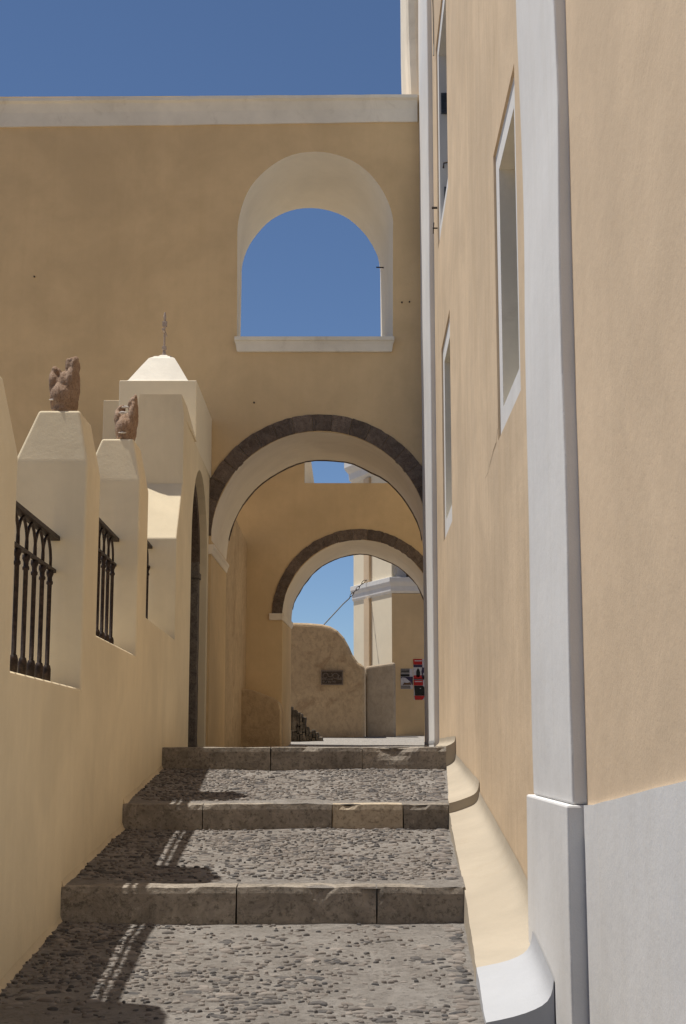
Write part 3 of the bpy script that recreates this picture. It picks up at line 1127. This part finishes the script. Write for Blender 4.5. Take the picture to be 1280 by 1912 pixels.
XB = 6.0
pts, tri = face_holes([(4.86, BOT), (16.6, BOT), (16.6, TOP), (4.86, TOP)], holes)
mesh('wall', [(RW(-3), -3, BOT), (RW(4.86), 4.86, BOT), (RW(4.86), 4.86, TOP), (RW(-3), -3, TOP)], [(0, 1, 2, 3)], 'neartan', rb)
v, f = joinvf(([(RW(d), d, z) for d, z in pts], tri),
              ([(RW(16.6), 16.6, BOT), (XB, 16.6, BOT), (XB, 16.6, TOP), (RW(16.6), 16.6, TOP)], [(0, 1, 2, 3)]),
              ([(RW(-3), -3, BOT), (XB, -3, BOT), (XB, -3, TOP), (RW(-3), -3, TOP)], [(0, 1, 2, 3)]),
              ([(RW(-3), -3, TOP), (XB, -3, TOP), (XB, 16.6, TOP), (RW(16.6), 16.6, TOP)], [(0, 1, 2, 3)]))
mesh('wall', v, f, 'tan', rb)
v, f = boxv(1.5, 3.2, A1B + 0.004, A2 - 0.004, BOT, Z(6.5))
mesh('court_bounce_wall', v, f, 'lightcream', rb)  # unseen wall, added to bounce warm sunlight into the court
REC = 0.34
for wi, (a, b, s, h) in enumerate(WIN):
    BW = BWS[wi]
    a_, b_, s_, h_ = a + BW, b - BW, Z(s) + BW * 0.9, Z(h) - BW * 0.9
    V = [(RW(a_) + 0.015, a_, s_), (RW(b_) + 0.015, b_, s_), (RW(b_) + 0.015, b_, h_), (RW(a_) + 0.015, a_, h_)]
    V += [(x + REC, y, z) for x, y, z in V]
    wnd = mesh('window', V, [(0, 1, 5, 4), (1, 2, 6, 5), (2, 3, 7, 6), (3, 0, 4, 7)], 'cornice' if wi < 2 else 'white', rb)
    # flat painted surround, slightly proud of the wall
    P = -0.014
    def fr(d0, d1, z0, z1):
        vv = []
        for dx in (-P, 0.05):
            vv += [(RW(d0) + dx, d0, z0), (RW(d1) + dx, d1, z0), (RW(d1) + dx, d1, z1), (RW(d0) + dx, d0, z1)]
        return vv, [(0, 1, 2, 3), (7, 6, 5, 4), (0, 4, 5, 1), (1, 5, 6, 2), (2, 6, 7, 3), (3, 7, 4, 0)]
    zz0, zz1 = Z(s), Z(h)
    v, f = joinvf(fr(a, a + BW - 0.002, zz0, zz1), fr(b - BW + 0.002, b, zz0, zz1), fr(a + BW, b - BW, zz0, zz0 + BW * 0.9 - 0.002), fr(a + BW, b - BW, zz1 - BW * 0.9 + 0.002, zz1))
    mesh('surround', v, f, 'white', wnd)
    # thin edge of the plaster round the surround
    V = [(RW(a), a, Z(s)), (RW(b), b, Z(s)), (RW(b), b, Z(h)), (RW(a), a, Z(h))]
    V += [(x + 0.05, y, z) for x, y, z in V]
    mesh('plaster_edge', V, [(0, 1, 5, 4), (1, 2, 6, 5), (2, 3, 7, 6), (3, 0, 4, 7)], 'tan', wnd)
    # closed shutters at the back of the recess
    bx = RW((a + b) / 2) + REC
    half = (b_ - a_) / 2
    for k in range(2):
        y0 = a_ + k * half + 0.004
        y1 = y0 + half - 0.008
        sh = mesh('shutter', *joinvf(boxv(bx - 0.03, bx - 0.005, y0, y0 + 0.06, s_, h_), boxv(bx - 0.03, bx - 0.005, y1 - 0.06, y1, s_, h_),
                                     boxv(bx - 0.03, bx - 0.005, y0 + 0.061, y1 - 0.061, s_, s_ + 0.08), boxv(bx - 0.03, bx - 0.005, y0 + 0.061, y1 - 0.061, h_ - 0.08, h_)), 'shutter', wnd)
        mesh('shutter_panel', *boxv(bx - 0.018, bx - 0.012, y0 + 0.05, y1 - 0.05, s_ + 0.05, h_ - 0.05), 'shutter', wnd)
    if wi == 2:
        # one leaf of the upper shutter standing open in the recess, with its iron hardware
        yo = a_ + 0.30
        mesh('open_shutter', *boxv(RW(a_) + 0.06, RW(a_) + 0.30, a_ + 0.02, a_ + 0.05, s_ + 0.1, h_ - 0.1), 'shutter', wnd)
        yb = b_
        mesh('hinge', *boxv(RW(b_) + 0.05, RW(b_) + 0.16, yb - 0.05, yb - 0.02, s_ + 0.16, s_ + 0.36), 'shutter', wnd)
        mesh('hinge', *boxv(RW(b_) + 0.03, RW(b_) + 0.16, yb - 0.05, yb - 0.02, h_ - 0.60, h_ - 0.40), 'shutter', wnd)
        mesh('hook', *tube([(RW(yb) + 0.16, yb - 0.03, s_ + 0.62), (RW(yb) + 0.05, yb - 0.03, s_ + 0.60), (RW(yb) + 0.045, yb - 0.03, s_ + 0.55)], 0.008, 6), 'iron', wnd)
for px, py, ln in ((806, 388, 0.10), (807.5, 426, 0.08)):
    p = at(px, py, 12.99)
    xw = RW(12.99)
    mesh('iron_hook', *joinvf(tube([(xw + 0.02, 12.99, p.z), (p.x, 12.99, p.z)], 0.011 if py < 400 else 0.007, 6), tube([(p.x + 0.012, 12.99, p.z + (0.055 if py > 400 else 0.012)), (p.x + 0.004, 12.99, p.z - (0.055 if py > 400 else 0.012))], 0.005, 6)), 'iron', rb)


def band_strip(x_off_front, x_off_back, d0, d1, z0, z1, amp, seed, step=0.16):
    """upright strip on the wall with slightly wandering edges"""
    nz = max(2, int((z1 - z0) / step))
    V, F = [], []
    for i in range(nz + 1):
        z = z0 + (z1 - z0) * i / nz
        e0 = amp * noise.noise(Vector((seed, z * 0.8, 0))) + amp * 0.25 * noise.noise(Vector((seed, z * 4, 0)))
        e1 = amp * noise.noise(Vector((seed + 5, z * 0.8, 0))) + amp * 0.25 * noise.noise(Vector((seed + 5, z * 4, 0)))
        e2 = amp * 0.5 * noise.noise(Vector((seed + 9, z * 0.9, 0)))
        V += [(RW(d0) - x_off_front + e2, d0 + e0, z), (RW(d1) - x_off_front + e2, d1 + e1, z), (RW(d1) - x_off_back, d1 + e1, z), (RW(d0) - x_off_back, d0 + e0, z)]
    for i in range(nz):
        q = 4 * i
        for a, b in ((0, 1), (1, 2), (2, 3), (3, 0)):
            F.append((q + a, q + b, q + 4 + b, q + 4 + a))
    F += [(3, 2, 1, 0), tuple(4 * nz + k for k in range(4))]
    return V, F


dado = -0.178
v, f = band_strip(0.047, -0.05, 4.80, 5.86, Z(dado) + 0.001, TOP - 0.01, 0.03, 3)
mesh('pilaster', v, f, 'white', rb, bevel=0.008, seg=2)
v, f = band_strip(0.070, -0.05, 4.79, 5.95, BOT, Z(dado), 0.012, 8)
mesh('pilaster_base', v, f, 'white', rb, bevel=0.008, seg=2)
v, f = band_strip(0.05, -0.05, 13.65, 15.598, BOT, TOP - 0.01, 0.012, 21)
mesh('pilaster', v, f, 'white', rb, bevel=0.015, seg=3)
# white dado on the near stretch of wall, its top edge hand-drawn and rising towards the viewer
V, F = [], []
prev = None
ND = 40
for i in range(ND + 1):
    d = 4.78 - (4.78 + 2.9) * i / ND
    px = 640 + RW(d) / max(d, 0.6) * 2720
    up = interp([(0, -0.178), (0.12, -0.174), (1.51, -0.068), (2.5, 0.0), (9, 0.0)], 4.78 - d)
    up += 0.004 * noise.noise(Vector((d * 6, 0, 0)))
    V += [(RW(d) - 0.014, d, BOT), (RW(d) - 0.014, d, Z(up)), (RW(d) + 0.02, d, Z(up)), (RW(d) + 0.02, d, BOT)]
for i in range(ND):
    q = 4 * i
    for a, b in ((0, 1), (1, 2), (2, 3), (3, 0)):
        F.append((q + a, q + b, q + 4 + b, q + 4 + a))
F += [(0, 1, 2, 3), tuple(4 * ND + k for k in (3, 2, 1, 0))]
mesh('dado', V, F, 'white', rb)

# flared skirting where the wall meets the steps
PROF = [(0.0, 0.0), (0.2, 0.011), (0.40, 0.024), (0.58, 0.038), (0.72, 0.052), (0.82, 0.065), (0.90, 0.082), (0.95, 0.103), (0.98, 0.128), (1.0, 0.165)]


def skirting(name, d0, d1, lip, mat, xoff=0.0, hs=1.0):
    nd = max(3, int((d1 - d0) / 0.06))
    V, F = [], []
    m = len(PROF) + 1
    for i in range(nd + 1):
        d = d0 + (d1 - d0) * i / nd
        xe = interp(EDGE, d) + 0.006 * noise.noise(Vector((d * 2.3, 0, 1))) + 0.004 * noise.noise(Vector((d * 11, 0, 1)))
        xw = RW(d) - xoff - 0.003
        zl_ = Z(interp(lip, d)) + 0.006 * noise.noise(Vector((d * 1.9, 4, 1)))
        V.append((xe - 0.012, d, zl_ - 0.35))
        for t, h in PROF:
            k = (xw - xe) / 0.30
            V.append((xe + (xw - xe) * t, d, zl_ + h * hs * min(1, 0.45 + 0.55 * k) + 0.006 * noise.noise(Vector((t * 2, d * 3, 7))) * (1 - t)))
    for i in range(nd):
        for k in range(m - 1):
            q = i * m + k
            F.append((q, q + 1, q + m + 1, q + m))
    # end caps down to below the tread
    for i in (0, nd):
        o = len(V)
        d = d0 if i == 0 else d1
        xw = RW(d) - xoff - 0.003
        V.append((xw, d, V[i * m][2]))
        F.append(tuple(i * m + k for k in range(m)) + (o,))
    o = mesh(name, V, F, mat, rb, smooth=False)
    for p_ in o.data.polygons:
        p_.use_smooth = len(p_.vertices) == 4
    o.data.set_sharp_from_angle(angle=R(40))
    return o


LIP_A = [(5.17, -0.925), (7.0, -0.652), (9.1, -0.385)]
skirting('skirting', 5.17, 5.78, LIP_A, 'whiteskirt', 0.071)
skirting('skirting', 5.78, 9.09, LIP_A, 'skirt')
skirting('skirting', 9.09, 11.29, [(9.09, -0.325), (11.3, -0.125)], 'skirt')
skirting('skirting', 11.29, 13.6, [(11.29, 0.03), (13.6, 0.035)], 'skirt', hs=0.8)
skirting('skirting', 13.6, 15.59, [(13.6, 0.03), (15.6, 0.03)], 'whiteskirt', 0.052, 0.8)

# rounded corner buttress of the building standing on top of the arched wall
V, F = [], []
zb0 = zr - 0.02
for i in range(13):
    z = zb0 + (TOP - zb0) * i / 12
    e = 0.03 * math.sin(min(1, (z - zb0) / 1.4) * math.pi / 2)
    xa = at(763, 150, A1 + 0.14).x - e
    ring = [(1.2, A1 + 0.12), (xa + 0.10, A1 + 0.12), (xa + 0.03, A1 + 0.14), (xa + 0.005, A1 + 0.2), (xa, A1 + 0.3), (xa, A1B - 0.1), (1.2, A1B - 0.1)]
    V += [(x, y, z) for x, y in ring]
for i in range(12):
    for k in range(7):
        l = (k + 1) % 7
        F.append((i * 7 + k, i * 7 + l, i * 7 + 7 + l, i * 7 + 7 + k))
F += [tuple(range(6, -1, -1)), tuple(84 + k for k in range(7))]
mesh('corner_buttress', V, F, 'cornice', rb)
V, F = [], []
for k, (px, py) in enumerate(((929, 800), (926.5, 826), (921, 842), (917, 858), (913, 872), (911.5, 882), (906, 893))):
    a_, b_ = ray(px, py)
    d = (0.80 - 0.01176 * 5.02) / (a_ - 0.01176)
    z = EYE + b_ * d
    wv = 0.0035 * (1 - k / 8)
    V += [(RW(d) - 0.0015, d, z - wv), (RW(d) - 0.0015, d, z + wv)]
    if k:
        F.append((2 * k - 2, 2 * k, 2 * k + 1, 2 * k - 1))
mesh('crack', V, F, 'wood', rb)
# thin cable running down beside the upper window
cab = [(RW(13.2) - 0.012, 13.2, Z(9.5)), (RW(13.2) - 0.02, 13.18, Z(8)), (RW(13.15) - 0.012, 13.15, Z(7.2)), (RW(13.1) - 0.015, 13.05, Z(6.75)), (RW(13.0) - 0.02, 12.98, Z(6.6))]
mesh('cable', *tube(cab, 0.006, 6), 'wire', rb)

# ================================================================== BEYOND THE SECOND ARCH
# rough wall with rounded shoulder
DW = 26.0
prof_px = [(470, 1160), (543, 1162), (575, 1163), (600, 1165), (616, 1169), (630, 1177), (642, 1190), (651, 1206), (658, 1222), (668, 1236), (681, 1244)]
ol = [(at(x, y, DW).x, at(x, y, DW).z) for x, y in prof_px]
ol = [(ol[0][0], BOT)] + ol + [(ol[-1][0], BOT)]
v, f = prism_xz(ol, DW, DW + 0.55)
sh = mesh('shoulder_wall', v, f, 'rough', bevel=0.07, seg=3)
tag(sh, 'rough brown wall with rounded sloping shoulder, seen through the smaller arch', 'wall')
p0, p1 = at(682, 1244, DW + 0.25), at(737, 1240, DW + 0.6)
ol = [(p0.x, BOT), (p0.x, p0.z), (p1.x, p1.z + 0.02), (p1.x, BOT)]
v, f = prism_xz(ol, DW + 0.3, DW + 0.75)
gw = mesh('grey_wall', v, f, 'greyrender', bevel=0.05, seg=3)
tag(gw, 'low grey cement wall between the rough shoulder wall and the pale corner building', 'wall')

# carved plaque on the shoulder wall
pa, pb = at(599, 1252, DW), at(640, 1279, DW)
pq = thing('plaque', 'small dark carved plaque on the rough wall beyond the arches', 'plaque', ((pa.x + pb.x) / 2, DW - 0.02, pb.z))
v, f = boxv(pa.x, pb.x, DW - 0.03, DW - 0.002, pb.z, pa.z)
M['plaque'] = stone('dark_bronze', (0.07, 0.05, 0.036), (0.12, 0.088, 0.065), 30, 0.9, 0.0)
mesh('board', v, f, 'plaque', pq, bevel=0.006)
fw, fh = pb.x - pa.x, pa.z - pb.z
fr_ = []
for a in ((pa.x, pb.x, pa.z - 0.02, pa.z), (pa.x, pb.x, pb.z, pb.z + 0.02), (pa.x, pa.x + 0.02, pb.z + 0.021, pa.z - 0.021), (pb.x - 0.02, pb.x, pb.z + 0.021, pa.z - 0.021)):
    fr_.append(boxv(a[0], a[1], DW - 0.045, DW - 0.031, a[2], a[3]))
mesh('border', *joinvf(*fr_), 'bronze', pq)


def scroll(u0, v0, r, a0, a1, k=1.0):
    pts = []
    for i in range(12):
        a = R(a0 + (a1 - a0) * i / 11)
        rr = r * (1 - 0.45 * i / 11 * k)
        pts.append((pa.x + fw * u0 + rr * math.cos(a), DW - 0.034, pb.z + fh * v0 + rr * math.sin(a)))
    return tube(pts, 0.008, 5)


mesh('relief', *joinvf(scroll(0.2, 0.62, 0.055, 20, 330), scroll(0.65, 0.6, 0.065, -60, 300), scroll(0.43, 0.72, 0.05, 160, 420), scroll(0.85, 0.5, 0.04, 90, 400)), 'bronze', pq)
lt = []
random.seed(3)
for r_, n_, u0_, u1_ in ((0.42, 9, 0.1, 0.9), (0.22, 6, 0.12, 0.62)):
    for i in range(n_):
        u = u0_ + (u1_ - u0_) * i / (n_ - 1)
        lt.append(scroll(u, r_, 0.014, random.uniform(0, 360), random.uniform(400, 600), 0.3))
mesh('lettering', *joinvf(*lt), 'bronze', pq)

# pale corner building
PBD, PFD = 27.0, 28.6
c0 = at(732, 1300, PBD).x
c1 = at(660, 1300, PFD).x
xr_ = 4.0
zc0, zc1 = at(732, 1108, PBD).z, at(732, 1080, PBD).z
pbt = Z(5.3)
pale = thing('corner_building', 'pale cream corner building with white mouldings beyond the smaller arch', 'building', (2, 28, BOT))
V = [(c0, PBD, BOT), (xr_, PBD, BOT), (xr_, PBD, zc0), (c0, PBD, zc0)]
mesh('street_wall', *boxv(c0 + 0.002, xr_, PBD, PBD + 0.3, BOT, zc0), 'arch', pale)
V = [(c0, PBD, BOT), (c1, PFD, BOT), (c1, PFD, pbt), (c0, PBD, pbt), (c0 + 0.35, PBD + 0.35, BOT), (c1 + 0.8, PFD, BOT), (c1 + 0.8, PFD, pbt), (c0 + 0.35, PBD + 0.35, pbt)]
mesh('side_wall', V, [(0, 1, 2, 3), (0, 4, 5, 1), (3, 2, 6, 7), (4, 7, 6, 5), (1, 5, 6, 2), (0, 3, 7, 4)], 'lightcream', pale)
mesh('upper_wall', *boxv(c0 + 0.05, xr_, PBD + 0.10, PBD + 0.4, zc0 + 0.02, pbt), 'white', pale)


def corner_mould(z0, z1, out, name, mat):
    """moulding that runs along the oblique side and turns the corner onto the street side"""
    n2 = Vector((-(PFD - PBD), (c1 - c0), 0)).normalized()
    prof = [(0.0, z0), (out * 0.45, z0 + (z1 - z0) * 0.15), (out * 0.5, z0 + (z1 - z0) * 0.45), (out * 0.85, z0 + (z1 - z0) * 0.6), (out, z0 + (z1 - z0) * 0.72), (out, z1), (0.0, z1)]
    P0, P1, P2 = Vector((c1, PFD, 0)), Vector((c0, PBD, 0)), Vector((xr_, PBD, 0))
    tdir = (P0 - P1).normalized()
    V = []
    for o, z in prof:
        a = P0 + n2 * o + tdir * 0.02
        # mitre at the corner
        b = P1 + Vector((-o * 0.62, -o, 0))
        c = P2 + Vector((0, -o, 0))
        V += [(a.x, a.y, z), (b.x, b.y, z), (c.x, c.y, z)]
    n = len(prof)
    F = []
    for i in range(n):
        j = (i + 1) % n
        F += [(3 * i, 3 * j, 3 * j + 1, 3 * i + 1), (3 * i + 1, 3 * j + 1, 3 * j + 2, 3 * i + 2)]
    F += [tuple(3 * i for i in range(n)), tuple(3 * i + 2 for i in range(n - 1, -1, -1))]
    return mesh(name, V, F, mat, pale, bevel=0.006)


corner_mould(zc0 + 0.003, zc1 + 0.02, 0.065, 'string_course', 'white')
corner_mould(pbt - 0.01, pbt + 0.42, 0.20, 'roof_cornice', 'white')
# painted drainpipe strip on the oblique side
m0 = Vector((c0, PBD, 0)).lerp(Vector((c1, PFD, 0)), 0.52)
m1 = Vector((c0, PBD, 0)).lerp(Vector((c1, PFD, 0)), 0.66)
n2 = Vector((-(PFD - PBD), (c1 - c0), 0)).normalized()
for za, zb_ in ((BOT, zc0), (zc1 + 0.03, pbt - 0.02)):
    V = []
    for z in (za, zb_):
        for p_, o in ((m0, -0.01), (m1, -0.01), (m1, 0.05), (m0, 0.05)):
            q = p_ + n2 * o
            V.append((q.x, q.y, z))
    mesh('pilaster_strip', V, [(0, 1, 2, 3), (7, 6, 5, 4), (0, 4, 5, 1), (1, 5, 6, 2), (2, 6, 7, 3), (3, 7, 4, 0)], 'tan', pale)
# cable coil and bracket standing on the moulding
q = at(760, 1075, PBD - 0.02)
zt_ = zc1 + 0.02
mesh('bracket', *boxv(q.x - 0.02, q.x + 0.02, PBD - 0.03, PBD + 0.01, zt_, zt_ + 0.5), 'iron', pale)
mesh('strut', *tube([(q.x + 0.03, PBD - 0.02, zt_), (q.x + 0.09, PBD - 0.02, zt_ + 0.17)], 0.008, 6), 'iron', pale)
q2 = at(746, 1068, PBD)
mesh('cable_coil', *tube([(q2.x + 0.1 * math.cos(a * math.pi / 12), PBD - 0.01, zt_ + 0.115 + 0.1 * math.sin(a * math.pi / 12)) for a in range(24)], 0.006, 6, True), 'paper', pale)

# stay wire with chain, from the moulding down behind the rough wall
e0 = at(681, 1084, 27.9)
e1 = at(664, 1100, 27.7)
e2 = at(654, 1113, 27.6)
e3 = at(600, 1171, 26.9)
stay = thing('stay_wire', 'thin stay wire with chain links crossing the sky inside the smaller arch', 'wire', e0)
mesh('wire', *tube([e2, at(652, 1117, 27.6), at(640, 1128, 27.4), e3, at(560, 1214, 26.7)], 0.011, 6), 'wire', stay)
for i in range(5):
    t0 = i / 5
    c = e0.lerp(e2, (i + 0.5) / 5)
    dr = (e2 - e0).normalized()
    up = Vector((0, 1, 0)) if i % 2 else dr.cross(Vector((0, 1, 0))).normalized()
    L = (e2 - e0).length / 5 * 0.62
    pts = [c + dr * L * math.cos(a * math.pi / 6) + up * 0.022 * math.sin(a * math.pi / 6) for a in range(12)]
    mesh('chain_link', *tube(pts, 0.007, 5, True), 'iron', stay)
mesh('hook', *tube([e0, at(684, 1083, 27.9), at(686, 1088, 27.9), at(686, 1095, 27.95)], 0.009, 5), 'iron', stay)

# old stone steps at the left, beyond the smaller arch
st = thing('rubble_steps', 'rough dark stone flank of old steps, low beside the left jamb beyond the smaller arch', 'steps', at(570, 1390, 24.2))
random.seed(11)
DS = 24.2
TOPL = [(520, 1310), (543, 1320), (556, 1329), (569, 1339), (572, 1352), (576, 1362), (590, 1366), (600, 1376), (606, 1386)]
x = 514.0
while x < 605:
    x2 = x + random.uniform(5, 9)
    yt = interp(TOPL, (x + x2) / 2) + random.uniform(-2, 2)
    y_ = yt
    while y_ < 1388:
        yb = min(y_ + random.uniform(12, 30), 1396)
        a, b = at(x, y_, DS), at(x2, yb, DS)
        v, f = gridbox(a.x + 0.004, b.x - 0.004, DS + random.uniform(0, 0.05), DS + 0.6, b.z + 0.003, a.z - 0.003, 0.05, 0.018, 9, int(x * 3 + y_))
        mesh('stone', v, f, 'rubble', st, bevel=0.006)
        y_ = yb
    x = x2

# posters pasted on the street wall
DP = PBD - 0.004


def sheet(name, label, px0, py0, px1, py1, patches, curl=0.0):
    a, b = at(px0, py0, DP), at(px1, py1, DP)
    t = thing(name, label, 'poster', ((a.x + b.x) / 2, DP, b.z), 'posters on the street wall')

    def P(u, v, k):
        return (a.x + (b.x - a.x) * u, DP - 0.004 - 0.002 * k - curl * max(0, u - 0.7) ** 2, a.z + (b.z - a.z) * v)
    v, f = boxv(a.x, b.x, DP - 0.003, DP + 0.002, b.z, a.z)
    mesh('sheet', v, f, 'paper', t)
    for k, (nm, poly, mat) in enumerate(patches):
        V = [P(u, vv, k % 3 + 1) for u, vv in poly]
        V2 = [(x, y + 0.0012, z) for x, y, z in V]
        n = len(V)
        F = [tuple(range(n)), tuple(range(2 * n - 1, n - 1, -1))] + [(i, (i + 1) % n, n + (i + 1) % n, n + i) for i in range(n)]
        mesh(nm, V + V2, F, mat, t)
    return t


def rect(u0, v0, u1, v1):
    return [(u0, v0), (u1, v0), (u1, v1), (u0, v1)]


sheet('poster', 'grey poster with a pale hillside picture, left of the two red posters', 747.5, 1248.5, 770.5, 1286.5, [
    ('header', rect(0.0, 0.0, 0.74, 0.24), 'greyprint'), ('title', rect(0.05, 0.10, 0.72, 0.15), 'black'), ('dark_band', rect(0, 0.27, 0.74, 0.38), 'black'),
    ('sky_panel', rect(0.02, 0.40, 1.0, 0.80), 'navy'), ('hill', [(0.02, 0.8), (0.02, 0.48), (0.15, 0.43), (0.4, 0.45), (0.6, 0.55), (0.85, 0.68), (0.92, 0.8)], 'paper'), ('houses', [(0.15, 0.8), (0.3, 0.68), (0.55, 0.70), (0.8, 0.66), (0.88, 0.78), (0.85, 0.8)], 'wood'),
    ('footer', rect(0.02, 0.83, 0.8, 0.99), 'greyprint')])
sheet('poster', 'red and white poster with a dark figure, upper of the two red posters', 771, 1230.5, 793, 1269, [
    ('header', rect(0, 0, 0.78, 0.27), 'red'), ('title', rect(0.12, 0.07, 0.76, 0.11), 'paper'), ('dark_band', rect(0.02, 0.28, 0.78, 0.40), 'navy'),
    ('figure', [(0.25, 0.86), (0.25, 0.62), (0.33, 0.50), (0.42, 0.44), (0.52, 0.52), (0.6, 0.66), (0.58, 0.82), (0.48, 0.88)], 'black'), ('shade', [(0.74, 0.95), (0.70, 0.6), (0.78, 0.4), (1.0, 0.44), (1.0, 0.62), (0.84, 0.7), (0.82, 0.9)], 'navy')])
sheet('poster', 'red and black poster, lower of the two red posters', 772, 1261, 793, 1307, [
    ('header', rect(0, 0, 0.82, 0.14), 'red'), ('second_band', rect(0.0, 0.19, 0.84, 0.41), 'red'), ('title', rect(0.1, 0.24, 0.78, 0.27), 'paper'), ('title', rect(0.15, 0.29, 0.6, 0.315), 'paper'),
    ('picture', [(0.03, 0.42), (0.8, 0.42), (1.0, 0.5), (1.02, 0.62), (0.98, 0.82), (0.1, 0.82)], 'black'), ('figure', [(0.55, 0.52), (0.66, 0.51), (0.62, 0.55), (0.54, 0.545)], 'paper'), ('figure', [(0.62, 0.58), (0.85, 0.53), (0.9, 0.58), (0.72, 0.64), (0.64, 0.68)], 'chip'), ('figure', [(0.74, 0.82), (0.84, 0.74), (0.92, 0.8), (0.8, 0.83)], 'paper'),
    ('footer', [(0.03, 0.83), (0.98, 0.83), (0.88, 0.94), (0.75, 0.995), (0.1, 0.995)], 'red')])

# ================================================================== PEBBLES SET IN THE TREADS
random.seed(5)
VARI = []
for k in range(8):
    n = 8
    ph = [random.uniform(0.62, 1.2) for _ in range(n)]
    V = []
    for rr, hh in ((1.0, -0.5), (0.93, 0.5), (0.6, 0.93)):
        for i in range(n):
            a = 2 * math.pi * i / n
            V.append((rr * ph[i] * math.cos(a), rr * ph[i] * math.sin(a), hh * (0.92 + 0.16 * random.random())))
    V.append((0, 0, 1.0))
    F = []
    for q in range(2):
        for i in range(n):
            j = (i + 1) % n
            F.append((q * n + i, q * n + j, q * n + n + j, q * n + n + i))
    for i in range(n):
        F.append((2 * n + i, 2 * n + (i + 1) % n, 3 * n))
    VARI.append((V, F))
peb_mesh = []
for V, F in VARI:
    me = bpy.data.meshes.new('cobble')
    me.from_pydata(V, [], F)
    me.polygons.foreach_set('use_smooth', [True] * len(me.polygons))
    me.materials.append(M['pebble'])
    peb_mesh.append(me)


def surf(x, d):
    for a, za, b, zb in RAMPS:
        if a <= d <= b:
            z = za + (zb - za) * (d - a) / (b - a)
            p = Vector((x, d, Z(z)))
            return p.z + 0.012 * noise.noise(p * 1.7) + 0.005 * noise.noise(p * 7) + 0.003 * noise.noise(p * 16), (zb - za) / (b - a)


peb = []
for (a, za, b, zb) in RAMPS[1:]:
    d = a + 0.23
    while d < b - 0.03:
        x = LW(d) + 0.03
        xe = interp(EDGE, d) - 0.03
        while x < xe:
            px, pd = x + random.uniform(-0.012, 0.012), d + random.uniform(-0.015, 0.015)
            dens = (0.48 if a < 5 else 0.72) + 0.75 * noise.noise(Vector((px * 1.3, pd * 1.1, 4))) + 0.5 * noise.noise(Vector((px * 4, pd * 4, 1)))
            edge = xe - x < 0.05 and random.random() < 0.75
            if random.random() < dens or edge:
                s = random.uniform(0.006, 0.014) if random.random() > 0.16 else random.uniform(0.016, 0.030)
                if edge:
                    s = random.uniform(0.018, 0.03)
                if pd < b - 0.02 and px < xe:
                    el = random.uniform(0.8, 2.6)
                    peb.append((px, pd, s * el ** 0.5, s / el ** 0.5, random.uniform(-0.6, 0.6), random.randrange(8), random.uniform(0.003, 0.0105)))
            x += random.uniform(0.024, 0.046)
        d += random.uniform(0.026, 0.038)
# extra large stones in the darker patches
order = sorted(range(len(peb)), key=lambda i: -(peb[i][2] * peb[i][3]) / (peb[i][1] ** 3) if peb[i][1] > 5.35 else 0)
single = set(order[:300])
JV, JF = [], []
for i, (x, d, sx, sy, rot, k, hh) in enumerate(peb):
    z, sl = surf(x, d)
    if i in single:
        o = bpy.data.objects.new('cobble', peb_mesh[k])
        COL.objects.link(o)
        o.parent = stair
        o.location = (x, d, z)
        o.rotation_euler = (math.atan(sl), 0, rot)
        o.scale = (sx, sy, hh)
    else:
        c_, s_ = math.cos(rot), math.sin(rot)
        b0 = len(JV)
        for vx, vy, vz in VARI[k][0]:
            X, Y = vx * sx, vy * sy
            yy = X * s_ + Y * c_
            JV.append((x + X * c_ - Y * s_, d + yy, z + vz * hh + yy * sl))
        JF += [tuple(b0 + q for q in f_) for f_ in VARI[k][1]]
cb = mesh('cobbles', JV, JF, 'pebble', stair, smooth=True)
cb['kind'] = 'stuff'
for o in bpy.data.objects:
    if 'base' in o:
        del o['base']
